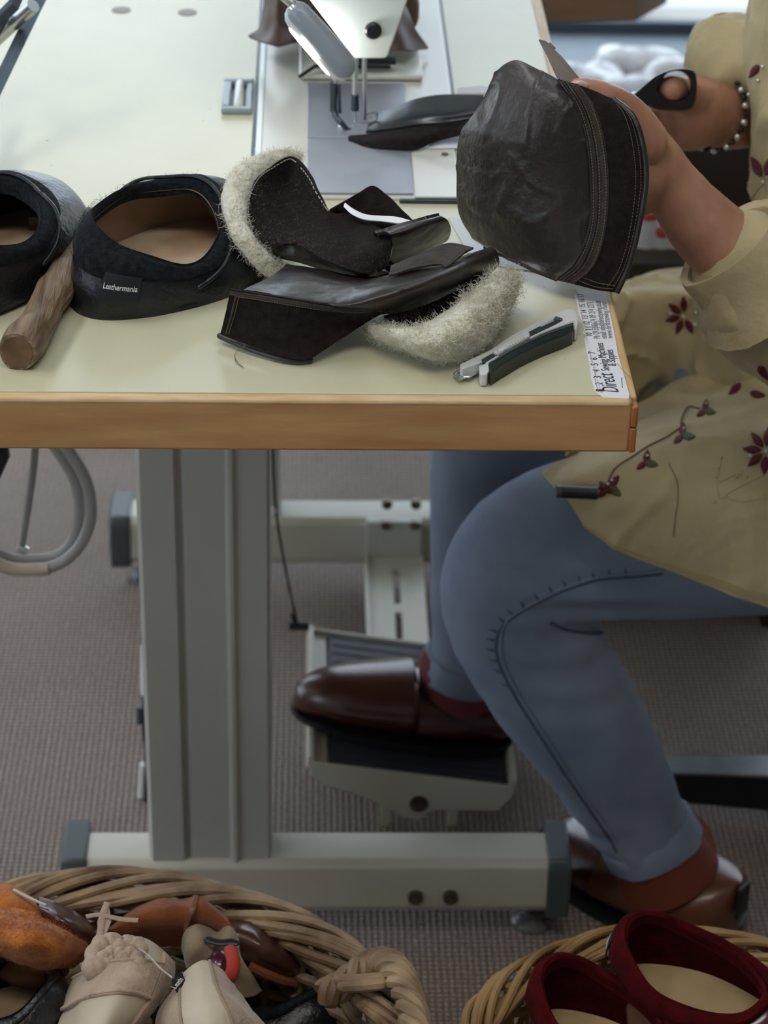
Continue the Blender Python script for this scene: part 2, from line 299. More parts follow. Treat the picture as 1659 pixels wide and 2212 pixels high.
class Sheet:
    def __init__(s, rows, amp=0.0, scale=30.0, amp2=0.0, scale2=90.0):
        s.rows = rows; s.a = (amp, scale, amp2, scale2)
    def raw(s, u, v): return spline([spline(r, u) for r in s.rows], v)
    def __call__(s, u, v):
        p = s.raw(u, v); e = .01
        du = s.raw(min(u + e, 1), v) - s.raw(max(u - e, 0), v); dv = s.raw(u, min(v + e, 1)) - s.raw(u, max(v - e, 0))
        n = du.cross(dv); n = n.normalized() if n.length > 1e-12 else V((0, 0, 1))
        if n.dot(CAM - p) < 0: n = -n
        a, sc1, a2, s2 = s.a
        if a or a2:
            q = noise.noise(p * s2 + V((5, 3, 1)) + V((1, 1, 1)) * noise.noise(p * s2 * .5) * .8)
            p = p + n * (a * noise.noise(p * sc1) + (a2 * q if a2 >= 0 else -a2 * (max(0, 1 - abs(q) * 5) - .3)))
        return p, n
    def build(s, mb, nu=40, nv=30, th=0.0018, bulge=0.0):
        top = []; bot = []
        for j in range(nv + 1):
            for i in range(nu + 1):
                u = i / nu; v = j / nv; p, n = s(u, v)
                b = bulge * (max(0, 16 * u * (1 - u) * v * (1 - v)) ** .5) if bulge else 0
                top.append(p + n * b); bot.append(p - n * (th + b * .3))
        N = (nu + 1) * (nv + 1); fs = []; w_ = nu + 1
        for j in range(nv):
            for i in range(nu):
                a = j * w_ + i; fs.append((a, a + 1, a + w_ + 1, a + w_)); fs.append((N + a, N + a + w_, N + a + w_ + 1, N + a + 1))
        bd = [i for i in range(nu)] + [j * w_ + nu for j in range(nv)] + [nv * w_ + i for i in range(nu, 0, -1)] + [j * w_ for j in range(nv, 0, -1)]
        for k in range(len(bd)):
            a, b2 = bd[k], bd[(k + 1) % len(bd)]; fs.append((a, N + a, N + b2, b2))
        mb.add(top + bot, fs); return mb
    def stitches(s, mb, uv, n, duty=0.6, r=0.00045, lift=0.0004):
        for k in range(n):
            a = k / n; b = (k + duty) / n; pts = []
            for q in (a, (a + b) / 2, b):
                uu = spline([V((x, y, 0)) for x, y in uv], q); p, nn = s(uu.x, uu.y); pts.append(p + nn * (lift if q != (a + b) / 2 else lift * 1.7))
            mb.tube(pts, r, 5)
        return mb
    def ridge(s, mb, uv, n, r, lift=0.0, seg=8):
        pts = []
        for k in range(n):
            uu = spline([V((x, y, 0)) for x, y in uv], k / (n - 1)); p, nn = s(uu.x, uu.y); pts.append(p + nn * lift)
        return mb.tube(pts, r, seg)
    def fuzz(s, mb, n, ln, r=0.00012, urange=(0, 1), vrange=(0, 1), curl=0.5, lay=0.5):
        for k in range(n):
            p, nn = s(random.uniform(*urange), random.uniform(*vrange))
            d = nn * (1 - lay) + V((random.gauss(0, 1), random.gauss(0, 1), random.gauss(0, .6))) * lay
            mb.hair(p - nn * .0002, d, ln * random.uniform(.5, 1.3), r, curl)
        return mb
def rows5(rows, conv): return [[conv(*c) for c in r] for r in rows]
z5 = lambda X, Y, h=0.0: P(450 + X / 2.37, 320 + Y / 2.37, h)
z3 = lambda X, Y, Yw: PY(950 + X / 2.34, Y / 2.34, Yw)
z6 = lambda X, Y, h=0.0: P(950 + X / 3.687, 560 + Y / 3.687, h)
def text_on(s, p0, p1, m, parent, thick=0.0002, nrm=V((0, 0, 1)), size=None, name='lettering', shear=0.0, bold=0.0):
    """lettering running from p0 to p1 (world), lying on the plane with normal nrm"""
    cu = bpy.data.curves.new('t', 'FONT'); cu.body = s; cu.extrude = 0.01; cu.offset = bold; cu.shear = shear
    o = bpy.data.objects.new('t', cu); COL.objects.link(o)
    dg = bpy.context.evaluated_depsgraph_get(); me = bpy.data.meshes.new_from_object(o.evaluated_get(dg))
    bpy.data.objects.remove(o)
    xs = [v.co.x for v in me.vertices]; w0 = max(xs) - min(xs); x0 = min(xs)
    d = (p1 - p0); L = d.length; ex = d.normalized(); ez = nrm.normalized(); ey = ez.cross(ex).normalized(); k = L / w0
    ky = size if size else k
    mb = MB(); mb.add([p0 + ex * ((v.co.x - x0) * k) + ey * (v.co.y * ky) + ez * (v.co.z / 0.02 + .5) * thick for v in me.vertices], [tuple(p.vertices) for p in me.polygons])
    return part(name, mb, m, parent, smooth=0)
def bvh_of(objs):
    vs = []; fs = []; dg = bpy.context.evaluated_depsgraph_get(); dg.update()
    for o in objs:
        me = o.evaluated_get(dg).to_mesh(); b = len(vs); mw = o.matrix_world.copy()
        off = wloc(o)
        vs += [v.co + off for v in me.vertices]; fs += [[b + i for i in p.vertices] for p in me.polygons]
        o.evaluated_get(dg).to_mesh_clear()
    return BVHTree.FromPolygons(vs, fs)
def hit(bv, px, py):
    h = bv.ray_cast(CAM, _d(px, py).normalized())
    return (h[0], h[1] if h[1].dot(CAM - h[0]) > 0 else -h[1]) if h[0] is not None else None
def remesh(o, vox, smooth_it=6):
    r = o.modifiers.new('remesh', 'REMESH'); r.mode = 'VOXEL'; r.voxel_size = vox; r.use_smooth_shade = True
    s = o.modifiers.new('smooth', 'SMOOTH'); s.iterations = smooth_it; s.factor = 0.5
    dg = bpy.context.evaluated_depsgraph_get(); dg.update()
    me = bpy.data.meshes.new_from_object(o.evaluated_get(dg)); me.materials.clear(); me.materials.append(o.data.materials[0]); o.modifiers.clear(); o.data = me
    me.shade_smooth(); return o
def wrinkle(o, f):
    """push every vertex along its normal by f(world point)"""
    off = wloc(o); me = o.data; ns = [v.normal.copy() for v in me.vertices]
    for v, n in zip(me.vertices, ns): v.co = v.co + n * f(v.co + off, n)
    me.update(); return o
# ================================================================== the room
mb = MB(); mb.box((-2.25, -3.2, -0.05), (3.0, 3.1, 0)); structure('floor', mb, M['carpet'])
mb = MB(); mb.box((-2.25, -3.2, 2.6), (3.0, 3.1, 2.65)); structure('ceiling', mb, M['ceiling'])
mb = MB()
LX = -2.2
for lo, hi in (((LX - .1, -3.2, 0), (LX, -2.3, 2.6)), ((LX - .1, -2.3, 1.9), (LX, -.4, 2.6)), ((LX - .1, -2.3, 0), (LX, -.4, .8)), ((LX - .1, -.4, 0), (LX, .75, 2.6)), ((LX - .1, 3.0, 0), (LX, 3.12, 2.6)), ((LX - .1, .75, 1.3), (LX, 3.0, 2.6)), ((LX - .1, .75, -.04), (LX, 3.0, .002))): mb.box(lo, hi)
structure('wall_left', mb, M['wall'])
added_win3 = thing('added_front_window', None, None, (LX, -1.35, 0)); del added_win3['label']; del added_win3['category']; added_win3['kind'] = 'structure'  # window added out of view to daylight the column from front left
mb = MB(); mb.box((LX - .055, -2.3, .8), (LX - .05, -.4, 1.9)); part('glass_pane', mb, M['glass'], added_win3)
for y in (-2.28, -1.35, -.42):
    mb = MB(); mb.box((LX - .09, y - .02, .8), (LX - .02, y + .02, 1.9)); part('mullion', mb, M['frame'], added_win3)
added_win2 = thing('added_low_window', None, None, (LX, 1.9, 0)); del added_win2['label']; del added_win2['category']; added_win2['kind'] = 'structure'  # window added out of view, cut low to light floor more than tabletop
mb = MB(); mb.box((LX - .055, .75, .002), (LX - .05, 3.0, 1.3)); part('glass_pane', mb, M['glass'], added_win2)
for y in (.77, 1.9, 2.98):
    mb = MB(); mb.box((LX - .09, y - .02, .002), (LX - .02, y + .02, 1.3)); part('mullion', mb, M['frame'], added_win2)
mb = MB(); mb.box((3.0, -3.2, 0), (3.05, 3.12, 2.6)); structure('wall_right', mb, M['wall'])
mb = MB(); mb.box((-3.2, -3.25, 0), (3.0, -3.2, 2.6)); structure('wall_front', mb, M['wall'])
WY = 3.0                                     # glazed shop front behind the machine
mb = MB()
for lo, hi in (((-3.2, WY, 0), (-2.4, WY + .12, 2.6)), ((2.3, WY, 0), (3.0, WY + .12, 2.6)), ((-2.4, WY, 2.3), (2.3, WY + .12, 2.6)), ((-2.4, WY, 0), (-.05, WY + .12, .62)), ((-.05, WY, -.04), (2.3, WY + .12, 0.002))):
    mb.box(lo, hi)
structure('wall_back', mb, M['wall'])
win = thing('window_1', None, None, (0, WY, 0)); del win['label']; del win['category']; win['kind'] = 'structure'
mb = MB(); mb.box((-2.4, WY + .05, .002), (2.3, WY + .056, 2.3)); part('glass_pane', mb, M['glass'], win)
for x in (-2.38, -1.3, -.07, .39, 1.35, 2.28):
    mb = MB(); mb.box((x - .02, WY + .02, .002), (x + .02, WY + .09, 2.3)); part('mullion', mb, M['frame'], win)
mb = MB(); mb.box((-9, WY + .12, -.06), (6, 11, -.02)); mb.box((-9, -5, -.06), (-2.32, WY + .12, -.02)); structure('ground_outside', mb, M['pavement'])

# ================================================================== sewing table
TB = 0.042
tb = thing('sewing_table', 'cream-topped industrial sewing table with thick wooden edge on grey metal T-shaped legs', 'table', (-0.3, 0.6, 0))
XL, XR, YF = -0.62, 0.0, 0.0; YB = 1.22
mb = MB(); mb.box((XL + .009, YF + .0095, T - .03), (XR - .010, YB - .009, T)); part('tabletop', mb, M['laminate'], tb, bevel=.0006)
mb = MB(); mb.box((XL, YF, T - TB), (XR - .004, YF + .008, T - .0005)); part('front_edging', mb, M['oak'], tb, bevel=.0022)
mb = MB(); mb.box((XL, YF - .0004, T - .0058), (XR - .005, YF + .0095, T + .0002)); part('worn_top_edge', mb, M['oak_light'], tb, bevel=.0035)
mb = MB(); mb.box((XR - .010, YF + .008, T - TB), (XR, YB, T - .0003)); part('side_edging', mb, M['oak_side'], tb, bevel=.002)
mb = MB(); mb.box((XR - .0045, YF - .0006, T - TB), (XR + .0006, YF + .0085, T - .022)); mb.box((XR - .0045, YF - .0006, T - .0215), (XR + .0006, YF + .0085, T - .004)); part('corner_edging', mb, M['oak_dark'], tb, bevel=.0016)
mb = MB(); mb.box((XL, YF + .008, T - TB), (XL + .009, YB, T - .0003)); part('side_edging', mb, M['oak_side'], tb, bevel=.002)
mb = MB(); mb.box((XL + .009, YF + .008, T - TB), (XR - .010, YB - .009, T - .0305)); part('underside_board', mb, M['oak'], tb)
for q in ((262, 22), (405, 27)):
    c = P(*q); mb = MB(); mb.tube([c + V((0, 0, -.001)), c + V((0, 0, .0006))], .0095, 24); part('hole_cap', mb, M['bolt'], tb)
def leg_frame(y, bolts):
    # column: folded sheet steel, two rolled ridges
    x0, x1 = -0.3865, -0.2685; yf, yb = y, y + .052
    prof = [(x0, yb), (x0, yf + .006), (x0 + .004, yf), (x0 + .0335, yf), (x0 + .036, yf + .006), (x0 + .040, yf + .006), (x0 + .043, yf + .0035), (x1 - .040, yf + .0035), (x1 - .036, yf - .0015), (x1 - .033, yf - .0015), (x1 - .030, yf + .0025),
            (x1 - .003, yf + .0025), (x1, yf + .006), (x1, yb)]
    mb = MB(); mb.prism([V((a, b, .075)) for a, b in prof], (0, 0, T - TB - .076)); part('column', mb, M['column'], tb, smooth=25)
    mb = MB(); bx0, bx1 = -.450, .003; zt, zb_ = .0985, .037
    r_ = [(y - .008, zb_ + .010), (y - .002, zb_), (y + .042, zb_), (y + .050, zb_ + .006), (y + .050, zt - .006), (y + .042, zt), (y + .002, zt), (y - .006, zt - .006)]
    mb.prism([V((bx0, a, b)) for a, b in r_], (bx1 - bx0, 0, 0)); part('base_beam', mb, M['cream'], tb, smooth=50, bevel=.002)
    for xa, xb in ((bx0 - .022, bx0 + .003), (bx1 - .003, bx1 + .020)):
        mb = MB(); r2 = [(y - .010, zb_ - .004), (y + .060, zb_ - .004), (y + .060, zt + .003), (y - .004, zt + .003), (y - .010, zt - .006)]
        mb.prism([V((xa, a, b)) for a, b in r2], (xb - xa, 0, 0)); part('end_cap', mb, M['captop'], tb, bevel=.003)
    for bx in bolts:
        mb = MB(); mb.tube([V((bx, y - .008, .060)), V((bx, y - .0125, .060))], .0075, 20); mb.tube([V((bx, y - .0125, .060)), V((bx, y - .017, .060))], .0042, 6); part('bolt', mb, M['bolt'], tb)
    for fx in (bx0 + .02, bx1 - .012):
        mb = MB(); mb.tube([V((fx, y + .025, 0.012)), V((fx, y + .025, .039))], .006, 12); part('levelling_screw', mb, M['bolt'], tb)
        mb = MB(); mb.tube([V((fx, y + .025, 0.0)), V((fx, y + .025, .004)), V((fx, y + .025, .012)), V((fx, y + .025, .016))], [.021, .021, .014, .007], 24); part('foot_pad', mb, M['clear'], tb)
Yc = 0.33
leg_frame(Yc, (-.128, -.094))
leg_frame(.975, ())
# bracket of the far leg with four bolts, and the slotted plate running to the treadle
mb = MB(); mb.box((-.165, .955, .045), (-.098, .968, .105)); part('bracket', mb, M['column'], tb, bevel=.002)
for q in ((836, 1086), (898, 1086), (834, 1131), (896, 1131)):
    c = PY(*q, .955); mb = MB(); mb.tube([c, c - V((0, .006, 0))], .0062, 14); part('bolt', mb, M['bolt'], tb)
mb = MB()
ya, yb = .735, .957; cx, hw, z0, z1 = -.130, .033, .052, .058
for lo, hi in (((cx - hw, ya, z0), (cx - .004, yb, z1)), ((cx + .004, ya, z0), (cx + hw, yb, z1)), ((cx - .004, ya, z0), (cx + .004, ya + .03, z1)), ((cx - .004, .832, z0), (cx + .004, .85, z1)), ((cx - .004, .925, z0), (cx + .004, yb, z1)), ((cx - hw - .004, ya, z0 - .012), (cx - hw, yb, z1 + .004))):
    mb.box(lo, hi)
part('slotted_plate', mb, M['cream'], tb, smooth=0)

# sticker ruler on the corner of the table
st = thing('ruler_sticker', 'worn white advertising ruler sticker on the corner of the cream tabletop', 'sticker', V((-.018, .09, T)))
def s6(pts, h): return [z6(x, y, h) for x, y in pts]
out = [(1505, 1112), (1300, 1100), (1235, 1055), (1205, 950), (1195, 860), (1150, 640), (1162, 608), (1140, 590), (1148, 560), (1125, 480), (1110, 440), (1092, 355), (1072, 300), (1092, 262), (1080, 235), (1320, 262), (1345, 380), (1400, 640), (1420, 760), (1510, 1080)]
mb = MB(); mb.prism(s6(out, .00015), (0, 0, .00025)); part('sticker_sheet', mb, M['paper'], st, smooth=0)
Hs = .00042
def w6(s, a, b, m, size, **k): return text_on(s, z6(*a, Hs), z6(*b, Hs), M[m], st, size=size, **k)
w6('Direct', (1425, 1058), (1372, 905), 'ink', .0165, shear=.25)
w6('Sewing Machines', (1352, 888), (1300, 668), 'ink', .0088)
w6('& Supplies', (1405, 850), (1378, 722), 'ink', .0088)
w6('Ph 09 8386674 09 274 2271', (1280, 632), (1222, 345), 'grey_ink', .0075)
w6('email: info@directsewing.co.nz', (1332, 632), (1278, 330), 'grey_ink', .0072)
w6('www.directsewing.co.nz', (1378, 632), (1325, 345), 'grey_ink', .0065)
for i, (x, y) in enumerate([(1303, 1045), (1297, 990), (1285, 940), (1275, 888), (1262, 838), (1255, 792), (1240, 745)]):
    w6(str(i + 1), (x, y + 9), (x - 2, y - 7), 'ink', .0078)
for s_, x, y in (('10', 1215, 600), ('11', 1208, 552), ('12', 1195, 508), ('13', 1182, 462), ('14', 1170, 415), ('15', 1160, 372), ('16', 1155, 330), ('17', 1148, 288)):
    w6(s_, (x, y + 10), (x - 4, y - 12), 'ink', .0068)
mb = MB()
for a, b in (((1262, 1060), (1235, 950)), ((1240, 930), (1225, 858)), ((1215, 830), (1195, 735)), ((1142, 495), (1128, 430))): mb.tube([z6(*a, Hs), z6(*b, Hs)], .00035, 4)
part('pink_rule', mb, M['pink'], st)
mb = MB()
for i in range(60):
    t = i / 59; x = 1278 - 190 * t - 12 * math.sin(t * 3); y = 1062 - 790 * t
    L_ = 22 if i % 5 == 0 else 12; mb.tube([z6(x, y, Hs), z6(x + L_, y + 1, Hs)], .00016, 4)
mb.tube([z6(x, y, Hs) for x, y in ((1455, 1025), (1452, 1000), (1450, 975), (1448, 945), (1452, 955))], .0004, 4)
part('ruler_ticks', mb, M['grey_ink'], st)

# ================================================================== sewing machine
ZB = T + .004
sm = thing('sewing_machine', 'white industrial sewing machine sunk in the table, needle over steel slide plates', 'sewing machine', (-.19, .6, T))
bx0, bx1 = -.2795, -.1045
mb = MB(); mb.box((bx0, .352, T - .002), (bx1, 1.0, ZB - .001)); part('bed', mb, M['bed'], sm, bevel=.003)
mb = MB(); mb.box((bx0 - .0025, .352, T - .001), (bx0 + .003, 1.0, ZB + .0006)); part('bed_trim', mb, M['white_enamel'], sm, bevel=.001, label='pale strip along the left edge of the bed')
mb = MB(); mb.box((bx0 - .0062, .30, T - .0005), (bx0 - .0025, 1.0, T + .0004)); mb.box((bx1, .30, T - .0005), (bx1 + .003, 1.0, T + .0008)); part('bed_gap', mb, M['black'], sm, smooth=0)
for ya, yb in ((.357, .4765), (.479, .612)):
    mb = MB(); mb.box((-.237, ya, ZB - .001), (-.148, yb, ZB + .001)); part('slide_plate', mb, M['plate'], sm, bevel=.0006)
mb = MB(); mb.box((-.147, .349, ZB - .001), (-.109, .474, ZB + .0014)); part('side_cover', mb, M['bed'], sm, bevel=.001)
c = V((-.118, .44, ZB + .0014)); mb = MB(); mb.tube([c, c + V((0, 0, .001))], .003, 14); part('screw', mb, M['bolt'], sm)
mb = MB(); mb.box((-.16, .346, T), (-.10, .350, T + .0035)); part('front_latch', mb, M['dark_steel'], sm, bevel=.001)
mb = MB(); mb.box((-.245, .62, ZB), (-.13, .80, ZB + .005)); part('raised_plate', mb, M['bed'], sm, bevel=.003)
mb = MB(); mb.box((-.228, .622, ZB + .012), (-.198, .640, ZB + .024)); mb.box((-.19, .63, ZB + .012), (-.155, .638, ZB + .017)); mb.tube([V((-.245, .612, ZB + .006)), V((-.23, .625, ZB + .012)), V((-.16, .63, ZB + .010))], .002, 8); part('feed_mechanism', mb, M['black'], sm, bevel=.001)
# arm with face plate
YH = .455
hp = [(905, -95), (880, 2), (838, 122), (832, 127), (768, 127), (760, 118), (596, -95)]
mb = MB(); mb.prism([PY(*q, YH) for q in hp], (0, .13, 0)); part('head', mb, M['white_enamel'], sm, bevel=.004)
a = PY(905, -95, YH); b = PY(596, -95, YH)
mb = MB(); mb.box((b.x - .012, YH - .004, a.z), (a.x + .012, YH + .16, a.z + .14)); mb.box((b.x - .004, YH + .13, a.z - .01), (a.x + .004, 1.02, a.z + .13)); part('arm', mb, M['white_enamel'], sm, bevel=.012)
mb = MB(); mb.box((-.245, .93, ZB), (-.135, 1.02, a.z + .1)); part('standard', mb, M['white_enamel'], sm, bevel=.012)
c = PY(806, 65, YH); mb = MB(); mb.tube([c + V((0, .001, 0)), c - V((0, .003, 0)), c - V((0, .0045, 0))], [.0072, .0072, .0055], 28); part('thumb_screw', mb, M['black'], sm)
YN = .498
def vt(px, y0, y1, r, Y=YN): return MB().tube([PY(px, y0, Y), PY(px, y1, Y)], r, 12)
part('presser_bar', vt(787, 90, 258, .0022), M['steel'], sm)
part('needle_bar', vt(767, 100, 212, .0026), M['steel'], sm)
mb = MB(); p = [PY(768, y, YN) for y in (208, 240, 268, 292)]; mb.tube(p, [.0016, .0010, .0008, .0003], 8); part('needle', mb, M['chrome'], sm)
mb = MB(); mb.tube([PY(767, 204, YN), PY(767, 238, YN)], .0036, 12); part('needle_clamp', mb, M['dark_steel'], sm)
mb = MB(); p = [PY(723, 172, YN + .01), PY(722, 240, YN + .01), PY(735, 262, YN), PY(755, 283, YN), PY(790, 292, YN)]
mb.tube(smooth_path(p, 16), .0028, 10); mb.tube([PY(716, 178, YN + .01), PY(716, 240, YN + .01)], .0016, 8); mb.tube([PY(732, 182, YN + .01), PY(734, 244, YN + .01)], .0016, 8); part('walking_foot', mb, M['dark_steel'], sm)
mb = MB(); p = smooth_path([PY(x, y, YN - .003) for x, y in ((752, 284), (772, 290), (790, 292), (808, 284), (828, 280))], 14); mb.tube(p, .0014, 8, flat=.5); mb.ball(PY(738, 274, YN), .0035); part('foot_toe', mb, M['chrome'], sm)
mb = MB(); p = [PY(x, y, YN) for x, y in ((762, 264), (775, 266), (800, 264), (812, 258), (812, 243), (790, 246))]; mb.tube(smooth_path(p, 24), .0010, 8); part('finger_guard', mb, M['steel'], sm)
mb = MB(); mb.tube([PY(724, 150, YN + .01), PY(724, 178, YN + .01)], .003, 10); part('foot_bar', mb, M['steel'], sm)
# hinge rest beside the bed
hg = thing('bed_hinge', 'grey frame with white roller insert set in the tabletop left of the machine bed', 'hinge', V((-.298, .58, T)))
mb = MB(); mb.box((-.3145, .541, T), (-.2865, .549, T + .006)); mb.box((-.3145, .612, T), (-.2865, .620, T + .006)); mb.box((-.3145, .549, T), (-.3065, .612, T + .006)); mb.box((-.2935, .549, T), (-.2865, .612, T + .0045)); part('frame', mb, M['grey_enamel'], hg, bevel=.002)
mb = MB(); mb.box((-.3065, .549, T + .0001), (-.2935, .612, T + .001)); part('recess', mb, M['captop'], hg)
mb = MB(); mb.tube([V((-.2995, .552, T + .0035)), V((-.2995, .609, T + .0035))], .0045, 16, round_end=True); part('roller', mb, M['cutter_white'], hg)
# lamp on a gooseneck
YL = .425
lm = thing('machine_lamp', 'small grey capsule lamp on a steel gooseneck lighting the machine head', 'lamp', PY(690, 85, YL))
p0, p1 = PY(646, 30, YL + .01), PY(740, 140, YL - .005)
ax = (p1 - p0).normalized()
mb = MB(); mb.tube([p0 + (p1 - p0) * t for t in (0, .33, .66, 1)], [.0105, .0112, .0115, .0115], 24, round_end=True, flat=.8, up=(0, -1, 0)); part('lamp_shell', mb, M['grey_enamel'], lm)
sd = ax.cross(V((0, -1, 0))).normalized(); sd = sd if sd.x < 0 else -sd
mb = MB(); mb.tube([p0 + sd * .0022 + V((0, .002, -.001)) + (p1 - p0) * t for t in (0.02, .5, 1.01)], .0115, 24, round_end=True, flat=.7, up=(0, -1, 0)); part('diffuser_rim', mb, M['cutter_white'], lm)
mb = MB(); mb.tube([p0 + sd * .008 + V((0, .0035, -.003)) + (p1 - p0) * t for t in (0.1, .9)], .0065, 16, round_end=True); part('diffuser', mb, M['lampglow'], lm)
mb = MB(); mb.tube(smooth_path([p0 - ax * .004, PY(632, 8, YL + .012), PY(610, -12, YL + .016), PY(560, -60, YL + .03), PY(600, -120, YL + .03)], 20), .0045, 14); part('gooseneck', mb, M['steel'], lm)
mb = MB(); mb.tube([p0 - ax * .009, p0 - ax * .002], [.0055, .0075], 18); part('collar', mb, M['chrome'], lm)
lp = bpy.data.lights.new('lamp_bulb', 'AREA'); lp.shape = 'DISK'; lp.size = .03; lp.energy = .07; lp.color = (1, .97, .92)
lo = bpy.data.objects.new('lamp_bulb', lp); COL.objects.link(lo); lo.location = (p0 + p1) / 2 + sd * .022 + V((0, .012, -.002)); lo.rotation_euler = (V((-.185, .455, .93)) - lo.location).to_track_quat('-Z', 'Y').to_euler()
# brown leather piece hanging over the bed behind the head
br = thing('leather_piece', 'dull brown leather piece with two flared ends lying on the bed behind the machine head', 'leather piece', V((-.19, .76, T)))
Yq = .66
def fl(pts): return [[PY(x, y, Yq + dy) for x, y, dy in r] for r in pts]
for rows in ([[(568, -70, .05), (610, -70, .03), (652, -70, .05)], [(568, 10, .04), (600, 10, .0), (652, 10, .04)], [(560, 55, .03), (600, 60, -.01), (655, 60, .03)], [(536, 76, .02), (600, 98, -.03), (668, 84, .03)]],
             [[(770, -70, .05), (815, -70, .03), (860, -70, .05)], [(780, 10, .04), (830, 10, .0), (878, 10, .04)], [(790, 55, .03), (840, 60, -.01), (898, 60, .03)], [(800, 105, .02), (860, 108, -.02), (924, 106, .03)]]):
    mb = MB(); Sheet(fl(rows), .003, 40).build(mb, 20, 20, .003); part('flared_end', mb, M['purse'], br)
mb = MB(); mb.box((-.27, .72, ZB + .006), (-.13, .80, ZB + .05)); part('folded_body', mb, M['purse'], br, bevel=.015)
# thread stand / lamp arm at top left
ar = thing('folding_arm', 'dark metal folding arm with a bright joint pin at the table edge, top left corner', 'bracket', P(-40, 240))
mb = MB(); mb.tube([P(-60, 300, .03), P(75, 20, .10), P(120, -70, .125)], .0062, 4, flat=.5); part('arm_bar', mb, M['dark_steel'], ar, smooth=0)
mb = MB(); mb.tube([P(-60, 300, .036), P(-80, 120, .07), P(30, 10, .12), P(60, -60, .14)], .0062, 4, flat=.5); part('arm_bar', mb, M['dark_steel'], ar, smooth=0)
mb = MB(); mb.tube([P(-20, 95, .07), P(72, 12, .115)], .0062, 18); mb.tube([P(-30, 60, .08), P(20, 40, .10)], .004, 12); part('joint_pin', mb, M['steel'], ar)
mb = MB(); mb.tube([P(-20, 88, .085), P(6, 40, .10)], .005, 12, round_end=True); part('pivot_bolt', mb, M['dark_steel'], ar)
pb = P(-60, 300, .03)
mb = MB(); mb.box((max(pb.x - .014, -.618), pb.y - .018, T), (max(pb.x - .014, -.618) + .032, pb.y + .018, T + .038)); part('mounting_block', mb, M['dark_steel'], ar, bevel=.004)
